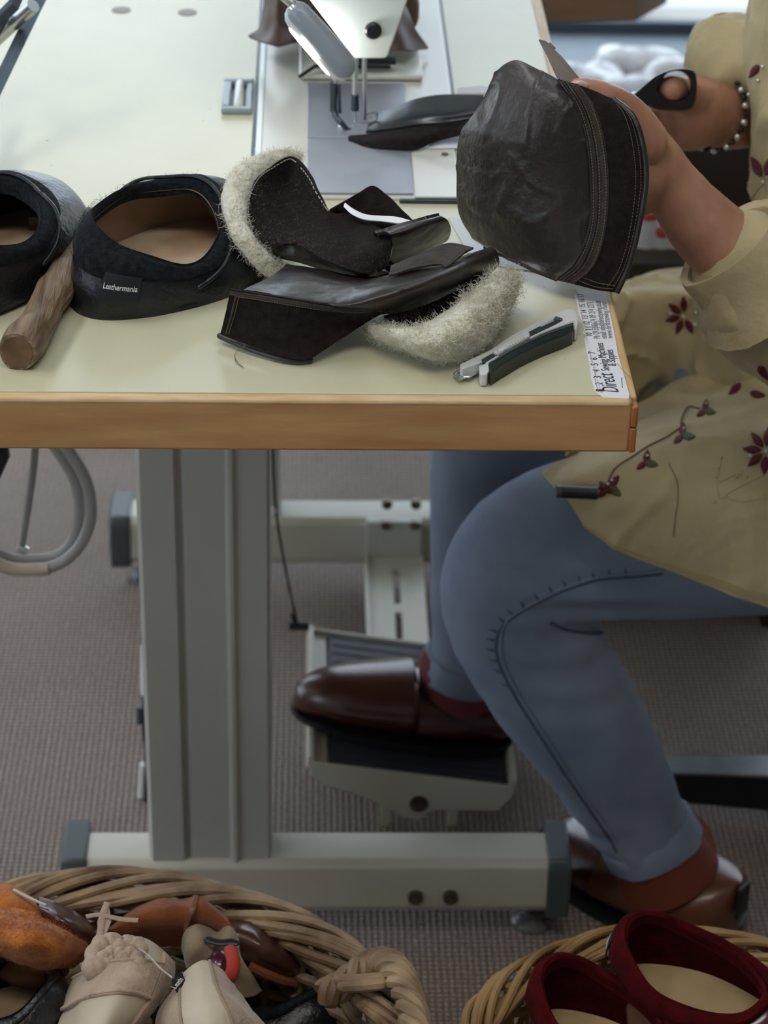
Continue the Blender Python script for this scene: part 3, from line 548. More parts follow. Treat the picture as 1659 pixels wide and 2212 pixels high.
# ================================================================== slippers
def slipper(name, label, mtx, L=.255, W=.105, hh=.062, hf=.058, up='black_leather', collar='black_suede', lining='black_suede', insole='tan_insole', open_len=.30, xo=-.14, tag=None, group=None,
            collar_drop=.42, piping=None, fuzz=0, tag_t=200, rough_amp=.0015, cat='slipper', open_w=.37, tag_v=.62, pinch=0.0, front_band=.14, tag_off=.0, dip=0.0, thick=1.0, ao_=None):
    root = thing(name, label, cat, group=group, mtx=mtx)
    def outl(t):
        c, s_ = math.cos(t), math.sin(t); k = 1 + .16 * c - .10 * c * c
        return V((L / 2 * c, W / 2 * (math.copysign(abs(s_) ** .85, s_)) * k + .006 * math.cos(t * 1.0) * 0, 0))
    ao, bo = L * open_len, W * open_w; x0 = L * xo
    def rim(t):
        c, s_ = math.cos(t), math.sin(t); h = hh * (1 - c) / 2 + hf * (1 + c) / 2 - .012 * s_ * s_ + dip * s_
        return V((x0 + ao * c, bo * s_ * (1 - pinch * max(0, -c)), h + .0015 * math.sin(5 * t + 1)))
    def S(t, v, off=0.0):
        a, r = outl(t), rim(t); c = math.cos(t)
        fr = max(0, c)
        b1 = V((a.x * 1.02, a.y * 1.04, r.z * (.50 + .22 * fr))); b2 = a.lerp(r, .5); b2.z = r.z * (.86 + .20 * fr)
        v1 = 1 - v
        p = a * v1 ** 3 + b1 * (3 * v1 * v1 * v) + b2 * (3 * v1 * v * v) + r * v ** 3
        p = p + V((c, math.sin(t), .2)) * 0
        if off:
            e = .02
            du = S(t + e, v) - S(t - e, v); dv = S(t, min(1, v + e)) - S(t, max(0, v - e)); n = du.cross(dv)
            n = n.normalized() if n.length > 1e-12 else V((0, 0, 1))
            if n.dot(p - V((x0 if c < .3 else p.x * .6, 0, hh * .3))) < 0: n = -n
            p = p + n * off
        return p
    n = 72
    nz = lambda p, a: p + V((noise.noise(p * 38 + V((3, 1, 2))), noise.noise(p * 38 + V((9, 4, 7))), noise.noise(p * 38))) * a
    def ring(f): return [f(2 * PI * i / n) for i in range(n)]
    mb = MB(); mb.rings([ring(lambda t: nz(S(t, v), rough_amp) if 0 < v < 1 else S(t, v)) for v in [i / 18 for i in range(19)]] , cap=False)
    part('upper', mb, M[up], root, local=True)
    # turned-down collar: lining shows outside
    def cw(t):
        k = (1 - math.cos(t)) / 2
        return front_band + (collar_drop - front_band) * (k ** .8)
    rg = []
    for q in range(13):
        x = q / 12
        def f(t, x=x):
            if x < .17:  # inner drop
                p = rim(t); i_ = x / .17; p = V((x0 + (p.x - x0) * .965, p.y * .95, p.z - .010 * (1 - i_) + .001)); return nz(p, .0009)
            if x < .34:
                p = rim(t); i_ = (x - .17) / .17; k_ = .965 + .04 * i_ * thick; return nz(V((x0 + (p.x - x0) * k_, p.y * k_, p.z + .0022 * math.sin(i_ * PI) + .001)), .0009)
            i_ = (x - .34) / .66; return nz(S(t, 1 - .02 - i_ * (cw(t) - .02), .0026 * thick + .0010 * math.sin(i_ * PI) - (.0018 if x > .99 else 0)), .0012)
        rg.append(ring(f))
    co = MB(); co.rings(rg, cap=False)
    if fuzz:
        for k in range(fuzz):
            t = random.uniform(.35, 1.65) * PI if random.random() < .8 else random.uniform(0, 2 * PI); v = 1 - random.uniform(0, cw(t)); p = S(t, v, .0042)
            co.hair(p, (p - V((x0, 0, .02))).normalized() + V((random.gauss(0, .7), random.gauss(0, .7), random.gauss(0, .7))), random.uniform(.002, .006), .00008, .6)
    part('collar', co, M[collar], root, local=True)
    mb = MB(); mb.rings([ring(lambda t, v=v: (lambda p: V((p.x * .955 - .001, p.y * .94, max(.007, p.z - .0035))))(S(t, v))) for v in (1, .9, .75, .55, .35, .18, .06)], cap=False); part('lining', mb, M[lining], root, local=True)
    mb = MB(); rr = [ring(lambda t, k=k: (lambda a: V((a.x * k, a.y * k * .97, .0075 + .003 * k ** 4 + .0022 * math.exp(-((a.x * k + .03) / .03) ** 2))))(outl(t))) for k in (.96, .8, .6, .4, .2, .02)]
    mb.rings(rr, cap=True); part('insole', mb, M[insole], root, local=True)
    mb = MB(); rr = [ring(lambda t, k=k, z=z: (lambda a: V((a.x * k, a.y * k, z)))(outl(t))) for k, z in ((.90, 0), (.985, .0012), (1.0, .003), (.99, .0048), (.90, .0055))]
    mb.rings(rr, cap=True); part('sole', mb, M[up if 'suede' not in up else collar], root, local=True)
    if piping:
        pts = [S(t, 1 - front_band - .02 - .26 * max(0, -math.cos(t)), .004) for t in [R(a) for a in range(-104, 105, 4)]]
        pts = [S(R(a), 1 - .05 * (1 - abs(a) / 118), .0052) if abs(a) < 40 else S(R(a), 1 - .05 - .55 * ((abs(a) - 40) / 70) ** 1.6, .0052) for a in range(-108, 109, 4)]
        mb = MB(); mb.tube(pts, .0016, 8, round_end=True); part('piping', mb, M[piping], root, local=True)
    if tag:
        t0, t1 = R(tag_t - 12), R(tag_t + 12)
        def q(t, v): return S(t, v, .0068 + tag_off)
        mb = MB(); g = [[q(t0 + (t1 - t0) * i / 6, tag_v - .20 + .30 * j / 3) for i in range(7)] for j in range(4)]
        nrm = (q(R(tag_t), tag_v) - V((x0, 0, q(R(tag_t), tag_v).z))).normalized()
        vs = [p for r_ in g for p in r_] + [p - nrm * .0012 for r_ in g for p in r_]; N_ = 28; fs = []
        for j in range(3):
            for i in range(6): a = j * 7 + i; fs += [(a, a + 1, a + 8, a + 7), (N_ + a, N_ + a + 7, N_ + a + 8, N_ + a + 1)]
        bd = list(range(6)) + [6, 13, 20] + [27, 26, 25, 24, 23, 22] + [21, 14, 7]
        for k in range(len(bd)): a, b_ = bd[k], bd[(k + 1) % len(bd)]; fs.append((a, N_ + a, N_ + b_, b_))
        mb.add(vs, fs); lab = part('brand_tag', mb, M['black'], root, local=True, label='small black tag with white lettering')
        pa, pb = q(R(tag_t - 11), tag_v - .07), q(R(tag_t + 11), tag_v - .07)
        upv = (q(R(tag_t), tag_v + .1) - q(R(tag_t), tag_v - .2)).normalized(); ex = (pb - pa).normalized(); nn = ex.cross(upv).normalized()
        sgn = 1
        if nn.dot(nrm) < 0: nn = -nn; sgn = -1
        cu = bpy.data.curves.new('t', 'FONT'); cu.body = tag; cu.extrude = .01
        o = bpy.data.objects.new('t', cu); COL.objects.link(o); dg = bpy.context.evaluated_depsgraph_get(); me = bpy.data.meshes.new_from_object(o.evaluated_get(dg)); bpy.data.objects.remove(o)
        xs = [v.co.x for v in me.vertices]; w0 = max(xs) - min(xs); mn = min(xs); vs = []
        for v in me.vertices:
            fr = (v.co.x - mn) / w0; tt = (tag_t - 10.5 + 21 * fr) if sgn > 0 else (tag_t + 10.5 - 21 * fr)
            base = q(R(tt), tag_v - .08); vs.append(base + upv * (v.co.y * .0062) + nrm * (.0004 + .0003 * (v.co.z > 0)))
        tx = MB(); tx.add(vs, [tuple(p.vertices) for p in me.polygons]); part('lettering', tx, M['white_print'], lab, local=True, smooth=0)
    return root
def place(heel, toe, pitch=0, roll=0, dz=0, L=None):
    d = toe - heel; yaw = math.atan2(d.y, d.x); c = (heel + toe) / 2; c.z += dz
    return Matrix.Translation(c) @ Matrix.Rotation(yaw, 4, 'Z') @ Matrix.Rotation(R(pitch), 4, 'Y') @ Matrix.Rotation(R(roll), 4, 'X')

h, t_ = P(178, 682), P(560, 506)
slipper('slipper', 'black leather slipper with suede collar and white-lettered heel tag, seen whole on the table', place(h, t_, dz=0), L=(t_ - h).length, W=.122, hh=.054, hf=.057, dip=.013, tag='Leathermania', fuzz=700, piping='black_leather', tag_t=208, collar_drop=.50, rough_amp=.0022, tag_v=.48, open_len=.27, xo=-.09, open_w=.38, lining='tan_lining')
h, t_ = P(-125, 705), P(122, 468)
slipper('slipper', 'black leather slipper cut off by the left edge of the picture, toe pointing away', place(h, t_, dz=0, roll=-6), L=(t_ - h).length, W=.116, hh=.060, hf=.058, dip=.004, fuzz=500, piping='black_leather', collar_drop=.50, rough_amp=.0022, open_len=.31, xo=-.16, open_w=.43)

# ================================================================== hammer
hm = thing('hammer', 'rough wooden branch handle with a dark squared head, lying between the two black slippers', 'hammer', P(90, 660))
a, b = P(38, 762, .014), P(190, 515, .016)
mb = MB(); pts = smooth_path([a, a.lerp(b, .3) + V((.001, 0, .001)), a.lerp(b, .65) + V((-.001, 0, 0)), b], 30); rr = [.0148 + .001 * math.sin(i * .5) - .0035 * i / 29 for i in range(30)]
mb.tube(pts, rr, 36, wob=.16); part('handle', mb, M['branch'], hm)
d = (a - b).normalized(); mb = MB(); mb.tube([a - d * .002, a + d * .0006], [.0128, .0122], 28, wob=.2); part('sawn_end', mb, M['branch_end'], hm)
a2, b2 = P(95, 510, .0), P(240, 515, .0)
ex = (b2 - a2).normalized(); ey = V((0, 0, 1)).cross(ex)
mb = MB(); mt = Matrix(((ex.x, ey.x, 0, a2.x), (ex.y, ey.y, 0, a2.y), (0, 0, 1, T), (0, 0, 0, 1))); mb.box((-.01, -.012, 0), ((b2 - a2).length, .012, .022), mt); part('head', mb, M['dark_wood'], hm, bevel=.002)

# ================================================================== top slipper piece: suede with wool rim
ua = thing('slipper_piece', 'unfinished slipper upper of dark brown suede with cream wool rim, topmost of the pile', 'slipper piece', z5(500, 560))
S1 = Sheet(rows5([
    [(235, 165, .058), (320, 95, .066), (430, 42, .070), (520, 140, .066), (622, 320, .056), (760, 335, .052), (860, 400, .054), (938, 428, .060)],
    [(203, 260, .052), (290, 215, .052), (405, 190, .050), (510, 270, .050), (625, 400, .050), (745, 425, .050), (850, 468, .054), (938, 480, .058)],
    [(198, 365, .046), (285, 360, .042), (385, 350, .040), (490, 400, .044), (612, 470, .048), (722, 500, .050), (832, 530, .052), (934, 540, .050)],
    [(262, 462, .040), (322, 455, .040), (402, 450, .042), (500, 480, .044), (605, 535, .046), (705, 575, .046), (815, 600, .046), (912, 600, .044)],
    [(338, 520, .034), (385, 492, .040), (450, 492, .042), (530, 535, .044), (610, 580, .044), (700, 615, .044), (810, 642, .042), (885, 625, .040)]], z5), .0012, 34, .0005, 140)
mb = MB(); S1.build(mb, 90, 50, .0019); S1.fuzz(mb, 300, .004, .00007); part('suede_panel', mb, M['brown_suede'], ua)
mb = MB(); S1.fuzz(mb, 620, .0042, .00006, (0, .5), (.1, .95), .9, .85); S1.fuzz(mb, 150, .0035, .00006, (.5, 1), (.3, 1), .9, .85); part('lint', mb, M['dark_fibre'], ua, stuff=True)
mb = MB(); S1.stitches(mb, [(.012, .62), (.014, .35), (.02, .12), (.06, .04), (.14, .03), (.25, .025), (.33, .03)], 34, .6, .0004); S1.stitches(mb, [(.36, .04), (.44, .03), (.52, .03), (.565, .03)], 14, .6, .0004); part('stitching', mb, M['pale_thread'], ua)
S1b = Sheet(rows5([
    [(338, 520, .034), (385, 500, .036), (450, 500, .038), (530, 540, .040), (610, 585, .040), (700, 620, .040), (810, 645, .038), (885, 628, .036)],
    [(336, 540, .028), (390, 560, .026), (460, 575, .026), (540, 600, .028), (620, 625, .028), (705, 648, .028), (815, 660, .030), (925, 640, .030)],
    [(420, 540, .020), (470, 550, .018), (540, 560, .018), (600, 580, .02), (680, 600, .02), (760, 610, .022), (850, 620, .024), (960, 610, .026)]], z5))
mb = MB(); S1b.build(mb, 50, 16, .0015); part('folded_edge', mb, M['brown_leather'], ua)
S2 = Sheet(rows5([
    [(622, 322, .054), (700, 272, .062), (775, 225, .070), (840, 193, .075), (905, 232, .070), (975, 305, .064), (1050, 385, .056)],
    [(645, 350, .048), (720, 335, .052), (795, 325, .056), (855, 330, .058), (920, 350, .056), (990, 385, .054), (1060, 412, .050)],
    [(700, 420, .042), (760, 430, .042), (830, 440, .042), (890, 450, .042), (950, 455, .042), (1010, 450, .042), (1070, 440, .042)]], z5), .0010, 40)
mb = MB(); S2.build(mb, 50, 26, .0018); part('back_flap', mb, M['brown_suede'], ua)
tp = Sheet(rows5([[(692, 283, .0625), (735, 322, .061), (800, 348, .060), (880, 356, .060), (960, 366, .061), (1045, 380, .062)],
                  [(703, 281, .062), (745, 312, .0615), (805, 338, .060), (882, 346, .060), (962, 351, .061), (1050, 374, .062)][::1],
                  ], z5))
tp.rows = [tp.rows[1], [a_.lerp(b_, .5) for a_, b_ in zip(tp.rows[0], tp.rows[1])], [a_ + V((0, -.0015, -.002)) for a_ in tp.rows[0]]]
mb = MB(); tp.build(mb, 40, 4, .0012); part('white_tape', mb, M['white_tape'], ua, label='narrow white tape')
S3 = Sheet(rows5([
    [(838, 445, .052), (960, 430, .054), (1080, 398, .054), (1185, 365, .054)],
    [(862, 436, .060), (985, 400, .066), (1095, 372, .068), (1180, 350, .066)],
    [(905, 428, .067), (1000, 398, .072), (1105, 366, .074), (1190, 346, .072)],
    [(934, 446, .068), (1022, 425, .071), (1130, 392, .071), (1228, 372, .067)],
    [(942, 500, .054), (1034, 482, .056), (1142, 452, .056), (1243, 425, .052)],
    [(932, 570, .036), (1022, 545, .038), (1130, 510, .040), (1228, 470, .038)],
    [(892, 630, .022), (982, 602, .026), (1090, 552, .030), (1190, 497, .032)]], z5), .0005, 60)
mb = MB(); S3.build(mb, 40, 50, .0020); part('rolled_flap', mb, M['brown_leather'], ua)
mb = MB(); c = [z5(*q) for q in ((470, 42, .060), (400, 45, .060), (310, 72, .056), (215, 128, .056), (150, 208, .054), (132, 300, .052), (148, 395, .048), (192, 480, .040), (262, 562, .028), (330, 618, .017), (400, 625, .012))]
rr = [.003, .005, .0085, .0105, .0110, .0100, .0082, .0075, .0072, .0068, .003]
cp = smooth_path(c, 90); rp = [spline([V((r_, 0, 0)) for r_ in rr], i / 89).x for i in range(90)]
mb.tube(cp, rp, 28, wob=.20)
for k in range(4200):
    i = random.randrange(88); d = V((random.gauss(0, 1), random.gauss(0, 1), random.gauss(.2, 1))).normalized(); q = cp[i].lerp(cp[i + 1], random.random()) + d * rp[i] * .97
    mb.hair(q, d * .8 + V((random.gauss(0, 1), random.gauss(0, 1), random.gauss(0, .6))), random.uniform(.002, .009), .00010, .6)
part('wool_rim', mb, M['wool'], ua)

# ================================================================== lower slipper piece: smooth leather, suede band, wool sole
ub = thing('slipper_piece', 'smooth dark leather slipper upper with stitched suede band and wool, lower in the pile', 'slipper piece', z5(700, 900))
L1 = Sheet(rows5([
    [(400, 598, .022), (560, 612, .030), (700, 640, .034), (850, 655, .034), (960, 640, .036), (1090, 600, .038), (1210, 585, .042), (1330, 540, .046), (1440, 503, .048)],
    [(330, 645, .032), (490, 660, .040), (640, 690, .042), (790, 692, .044), (930, 662, .048), (1060, 632, .052), (1200, 608, .056), (1340, 553, .056), (1468, 512, .052)],
    [(245, 692, .038), (405, 712, .044), (560, 745, .044), (720, 755, .048), (870, 725, .054), (1020, 690, .058), (1180, 655, .060), (1340, 600, .058), (1486, 545, .048)],
    [(170, 722, .044), (340, 750, .046), (525, 785, .045), (700, 810, .046), (865, 795, .047), (1015, 765, .048), (1185, 718, .048), (1345, 660, .044), (1490, 598, .036)],
    [(150, 740, .042), (320, 770, .042), (520, 808, .040), (710, 840, .034), (870, 855, .026), (1005, 840, .022), (1160, 795, .020), (1320, 725, .020), (1440, 652, .022)]], z5), .0012, 30, .0003, 120)
mb = MB(); L1.build(mb, 100, 44, .0018); part('leather_panel', mb, M['brown_leather'], ub)
Lt = Sheet(rows5([
    [(935, 600, .050), (1050, 552, .056), (1150, 510, .058), (1240, 484, .058), (1358, 508, .058)],
    [(930, 625, .052), (1050, 580, .058), (1150, 550, .060), (1225, 530, .060), (1335, 518, .060)],
    [(925, 650, .052), (1050, 612, .057), (1180, 592, .059), (1225, 602, .060), (1318, 528, .060)]], z5), .0008, 50)
mb = MB(); Lt.build(mb, 50, 14, .0016); part('tongue_flap', mb, M['suede_strip'], ub)
B = Sheet(rows5([
    [(113, 724, .050), (310, 752, .050), (520, 787, .048), (720, 818, .042), (930, 829, .034)],
    [(88, 842, .032), (270, 872, .032), (460, 902, .030), (640, 905, .026), (825, 885, .024)],
    [(62, 952, .012), (210, 1010, .010), (350, 1055, .008), (450, 1082, .006), (520, 1080, .006)]], z5), .0008, 30, .0003, 150)
mb = MB(); B.build(mb, 80, 36, .0022); B.fuzz(mb, 500, .0022, .00006, (0, 1), (0, 1), .8, .9); sb = part('suede_band', mb, M['brown_suede'], ub)
mb = MB(); B.ridge(mb, [(.0, .10), (.3, .09), (.6, .09), (.9, .10)], 40, .0011); B.ridge(mb, [(.045, .08), (.045, .5), (.045, .96)], 20, .0009); B.ridge(mb, [(0, .055), (.3, .05), (.6, .05), (.96, .05)], 40, .0008); part('seam_fold', mb, M['suede_strip'], sb)
mb = MB(); B.stitches(mb, [(.05, .13), (.3, .13), (.6, .13), (.88, .14)], 52, .65, .00032); B.stitches(mb, [(.065, .12), (.065, .5), (.065, .93)], 24, .65, .00032); part('stitching', mb, M['thread'], sb)
mb = MB(); mb.tube(smooth_path([z5(*q) for q in ((60, 962, .006), (200, 1022, .005), (350, 1070, .004), (450, 1090, .003), (520, 1085, .003))], 30), .0024, 12, round_end=True); part('bound_edge', mb, M['waxed_leather'], ub)
C = Sheet(rows5([
    [(900, 868, .028), (1030, 838, .030), (1170, 785, .032), (1310, 710, .034), (1425, 640, .036)],
    [(905, 880, .024), (1050, 868, .024), (1185, 820, .026), (1325, 740, .030), (1440, 670, .034)],
    [(915, 896, .022), (1065, 902, .022), (1205, 855, .024), (1340, 772, .028), (1450, 695, .032)]], z5), .001, 60)
mb = MB(); C.build(mb, 50, 14, .002); C.fuzz(mb, 900, .006, .00009, (0, 1), (0, 1), .5, .6); part('inner_suede', mb, M['brown_suede'], ub)
mb = MB(); C.fuzz(mb, 420, .007, .00007, (0, 1), (0, 1), .6, .6); part('lint', mb, M['dark_fibre'], ub, stuff=True)
W2 = Sheet(rows5([
    [(850, 884, .016), (960, 902, .024), (1080, 900, .028), (1200, 856, .030), (1320, 772, .034), (1425, 684, .040), (1505, 628, .042)],
    [(832, 900, .022), (960, 930, .030), (1090, 940, .034), (1222, 900, .038), (1352, 812, .042), (1470, 705, .048), (1575, 640, .044)],
    [(812, 918, .016), (950, 975, .024), (1100, 1012, .028), (1250, 990, .030), (1385, 900, .034), (1500, 790, .040), (1600, 672, .034)],
    [(795, 935, .010), (930, 1002, .012), (1090, 1055, .013), (1230, 1062, .013), (1370, 1020, .014), (1480, 930, .018), (1580, 770, .022)],
    [(790, 940, .003), (925, 1010, .003), (1085, 1070, .003), (1222, 1092, .003), (1360, 1070, .003), (1470, 985, .003), (1545, 850, .006)]], z5), .0026, 28, .0012, 90)
mb = MB(); W2.build(mb, 90, 50, .006, bulge=.001); W2.fuzz(mb, 4600, .0075, .00010, (0, 1), (0, 1), .6, .7); W2.fuzz(mb, 2000, .011, .00010, (.62, 1), (0, .6), .6, .6); part('wool_lining', mb, M['wool'], ub)
mb = MB(); mb.tube(smooth_path([z5(*q) for q in ((186, 1000, .012), (182, 1018, .010), (150, 1035, .004), (135, 1065, .0008), (150, 1095, .0008), (182, 1125, .0008))], 40), .00022, 5); mb.tube(smooth_path([z5(*q) for q in ((135, 1068, .0008), (142, 1098, .0008), (172, 1120, .0008))], 20), .0002, 5)
part('loose_thread', mb, M['thread'], ub)

# ================================================================== leather being sewn and strip under the needle
sp = thing('leather_strip', 'black and brown leather strip running under the needle to the held piece', 'leather strip', P(900, 270))
A1 = Sheet(rows5([
    [(800, 252, .012), (850, 232, .020), (905, 212, .030), (965, 204, .036), (1045, 206, .042)],
    [(795, 268, .010), (850, 258, .018), (905, 246, .026), (965, 242, .032), (1048, 232, .038)],
    [(790, 284, .008), (850, 278, .014), (905, 268, .020), (968, 262, .026), (1045, 250, .032)]], lambda x, y, h_=0: P(x, y, h_)), .001, 40)
mb = MB(); A1.build(mb, 40, 20, .002); part('black_strip', mb, M['smooth_black'], sp)
A2 = Sheet(rows5([
    [(752, 292, .005), (800, 286, .008), (850, 272, .014), (910, 262, .018), (965, 262, .018), (1030, 248, .028)],
    [(752, 300, .006), (800, 302, .009), (850, 298, .013), (910, 292, .016), (965, 278, .018), (1025, 268, .026)],
    [(754, 310, .004), (800, 318, .006), (855, 322, .007), (900, 322, .008), (955, 300, .012), (1012, 286, .020)]], lambda x, y, h_=0: P(x, y, h_)), .0015, 30)
mb = MB(); A2.build(mb, 44, 20, .002); part('suede_strip', mb, M['brown_suede'], sp, label='dark brown suede strip')

# ================================================================== paper sheets under the held leather
mb = MB(); mb.prism([P(*q, .0004) for q in ((968, 470), (1075, 470), (1200, 560), (1225, 605), (1148, 586), (1070, 575), (1010, 545))], (0, 0, .0004)); single('paper_sheet', mb, M['paper'], 'pale sheet of paper lying flat under the large held leather piece', 'paper', smooth=0)
mb = MB(); mb.prism([P(*q, .0004) for q in ((990, 190), (1052, 186), (1060, 202), (985, 204))], (0, 0, .0005)); single('paper_sheet', mb, M['paper'], 'small white paper scrap at the far right of the machine bed', 'paper', smooth=0)
mb = MB(); mb.prism([P(*q, .0060) for q in ((935, 292), (985, 288), (1000, 320), (925, 322))], (0, 0, .0005)); single('paper_sheet', mb, M['paper'], 'pale scrap of paper under the dark suede strip on the bed', 'paper', smooth=0)
mb = MB(); mb.tube(smooth_path([z6(1412, 828, .0008), z6(1440, 860, .002), z6(1480, 905, .003), z6(1522, 950, .001)], 20), .00016, 5); single('loose_thread', mb, M['thread'], 'fine dark thread crossing the ruler sticker near the table corner', 'thread')

# ================================================================== box cutter
bc = thing('box_cutter', 'white box cutter with black rubber grip and short steel blade out, near the table corner', 'cutter', z6(620, 720))
def pr(pts, h0, h1, m, name, bevel=.0008, par=None):
    mb = MB(); top = [z6(x, y, h1) for x, y in pts]; mb.prism([p for p in top], (0, 0, h0 - h1)); return part(name, mb, M[m], par or bc, bevel=bevel, smooth=35)
pr([(160, 850), (165, 832), (400, 720), (560, 610), (740, 520), (900, 445), (960, 415), (1010, 398), (1060, 396), (1092, 418), (1105, 470), (1100, 520), (1085, 560), (1070, 555), (1068, 492), (960, 530), (800, 590), (640, 670), (520, 745), (400, 815), (392, 890), (375, 915), (330, 918), (318, 890), (312, 845), (370, 828), (340, 810), (300, 830), (180, 872)], .001, .0105, 'cutter_white', 'body')
pr([(385, 818), (520, 748), (640, 673), (800, 592), (960, 532), (1066, 492), (1066, 560), (980, 600), (820, 660), (650, 740), (500, 830), (400, 895)], .001, .0128, 'cutter_grip', 'grip', .0015)
pr([(440, 790), (560, 720), (720, 640), (900, 570), (1060, 515), (1060, 522), (900, 578), (720, 650), (565, 730), (445, 800)], .0125, .0134, 'captop', 'grip_groove', .0003)
pr([(330, 800), (700, 580), (900, 480), (960, 470), (975, 485), (910, 520), (720, 610), (480, 745), (360, 820)], .006, .0112, 'dark_steel', 'blade_channel', .0003)
pr([(455, 712), (470, 690), (600, 612), (690, 570), (718, 580), (718, 605), (600, 672), (490, 730), (462, 728)], .0105, .0150, 'cutter_white', 'slider', .0014)
mb = MB()
for i in range(8):
    t = i / 7; x, y = 510 + 150 * t, 700 - 88 * t; mb.tube([z6(x - 8, y - 14, .0152), z6(x + 10, y + 16, .0152)], .00045, 6)
part('slider_ribs', mb, M['cutter_white'], bc)
mb = MB()
for i in range(24):
    t = i / 23; x, y = (725 + 190 * t, 575 - 90 * t) if i > 9 else (300 + 150 * (i / 9), 805 - 72 * (i / 9)); mb.ball(z6(x, y, .0112), .0006, 8, 5)
part('ratchet_teeth', mb, M['cutter_white'], bc)
pr([(103, 908), (130, 888), (300, 800), (345, 830), (330, 870), (235, 930), (150, 962)], .0035, .0042, 'steel', 'blade', .0001)
mb = MB(); mb.tube([z6(130, 905, .0048), z6(300, 812, .0054)], .0006, 6); part('blade_rib', mb, M['chrome'], bc)
pr([(185, 930), (315, 862), (322, 882), (240, 935), (200, 935)], .0042, .0056, 'chrome', 'blade_holder', .0004)
mb = MB(); mb.ball(z6(450, 750, .0112), .0022); part('lock_pin', mb, M['cutter_white'], bc)
pr([(905, 505), (905, 470), (925, 450), (980, 470), (975, 482), (925, 478)], .0105, .0118, 'captop', 'blade_stop', .0004)
# ================================================================== held leather piece
hl = thing('leather_upper', 'large creased dark leather upper with stitched suede band, held up in one hand', 'leather piece', z3(600, 1400, .17))
H = Sheet(rows5([
    [(268, 372, .235), (318, 322, .232), (392, 298, .228), (505, 352, .215), (600, 400, .205)],
    [(190, 560, .240), (290, 500, .222), (430, 480, .205), (570, 490, .195), (690, 530, .195)],
    [(97, 715, .245), (230, 715, .215), (400, 720, .190), (590, 720, .182), (748, 720, .186)],
    [(80, 930, .242), (220, 950, .212), (400, 950, .186), (600, 940, .176), (768, 940, .180)],
    [(100, 1080, .238), (240, 1115, .210), (400, 1140, .186), (600, 1150, .172), (765, 1130, .174)],
    [(165, 1185, .232), (290, 1245, .206), (430, 1290, .186), (590, 1310, .170), (718, 1285, .168)],
    [(235, 1240, .226), (330, 1290, .204), (410, 1335, .186), (500, 1378, .172), (592, 1415, .164)]], z3), .0040, 18, -.0010, 30)
mb = MB(); H.build(mb, 110, 110, .0022)
hp_ = part('leather_panel', mb, M['waxed_leather'], hl)
K = Sheet(rows5([
    [(600, 400, .203), (715, 435, .198), (800, 468, .195), (880, 500, .192)],
    [(690, 530, .193), (790, 540, .186), (890, 560, .182), (978, 592, .180)],
    [(748, 720, .184), (845, 725, .176), (940, 735, .172), (1030, 745, .170)],
    [(768, 930, .178), (865, 935, .170), (955, 935, .165), (1042, 930, .162)],
    [(762, 1140, .172), (850, 1150, .164), (935, 1155, .160), (1005, 1150, .158)],
    [(690, 1320, .166), (790, 1345, .160), (880, 1350, .156), (955, 1345, .154)],
    [(588, 1415, .162), (690, 1440, .157), (790, 1465, .153), (895, 1478, .151)]], z3), .0014, 26, .0004, 110)
mb = MB(); K.build(mb, 50, 110, .0022); kb = part('suede_band', mb, M['brown_suede'], hl)
K2 = Sheet([[K(u * .30, v)[0] + K(u * .30, v)[1] * .0009 for u in (0, .33, .66, 1)] for v in [i / 16 for i in range(17)]])
mb = MB(); K2.build(mb, 14, 90, .0010); part('seam_strip', mb, M['suede_strip'], kb, label='worn brown seam strip with twin stitching')
mb = MB(); K.ridge(mb, [(.0, .0), (.0, .5), (.0, 1)], 90, .0013, .0004); K.ridge(mb, [(.11, .0), (.11, .5), (.11, 1)], 90, .0009, .0012); part('seam_fold', mb, M['brown_leather'], kb)
mb = MB()
for u in (.05, .16, .27): K.stitches(mb, [(u, .01), (u, .5), (u, .99)], 80, .62, .00036, .0014)
for u in (.80, .90): K.stitches(mb, [(u, .10), (u, .5), (u, .97)], 70, .6, .00030, .0004)
K.stitches(mb, [(.3, .93), (.6, .95), (.92, .955)], 26, .6, .00034); K.stitches(mb, [(.3, .965), (.6, .98), (.92, .98)], 26, .6, .00034)
part('stitching', mb, M['thread'], kb)
mb = MB(); K.ridge(mb, [(1, .0), (1.0, .25), (1, .5), (1, .75), (1, 1)], 90, .0022, 0, 10); part('bound_edge', mb, M['brown_leather'], hl)
mb = MB(); H.ridge(mb, [(0, 1), (.5, 1), (1, 1)], 50, .0014, 0); part('raw_edge', mb, M['suede_strip'], hl)
# grey offcut sticking up behind
F = Sheet(rows5([[(503, 198, .262), (540, 210, .262), (560, 232, .262)], [(545, 290, .250), (590, 275, .250), (622, 290, .250)], [(590, 385, .232), (650, 370, .232), (690, 375, .232)], [(640, 440, .222), (700, 445, .222), (760, 450, .222)]], z3))
mb = MB(); F.build(mb, 12, 24, .0016); part('leather_offcut', mb, M['offcut'], hl, smooth=60)

# ================================================================== the person
FLp, FRp = PY(668, 1645, .50), PY(1108, 1700, .50)
def tray(u, dy, dz=0): return FLp.lerp(FRp, u) + V((0, dy, dz))
pe = thing('person', 'person in a loose beige embroidered tunic and pale jeans, seated sewing, holding leather and scissors', 'person', V((.28, .45, 0)))
bd = MB()
def arm(pts, rad, n=26, seg=24, flat=1.0, mbx=None, **k):
    q = smooth_path(pts, n); r_ = [spline([V((a, 0, 0)) for a in rad], i / (n - 1)).x for i in range(n)]
    (mbx or bd).tube(q, r_, seg, round_end=True, flat=flat, **k)
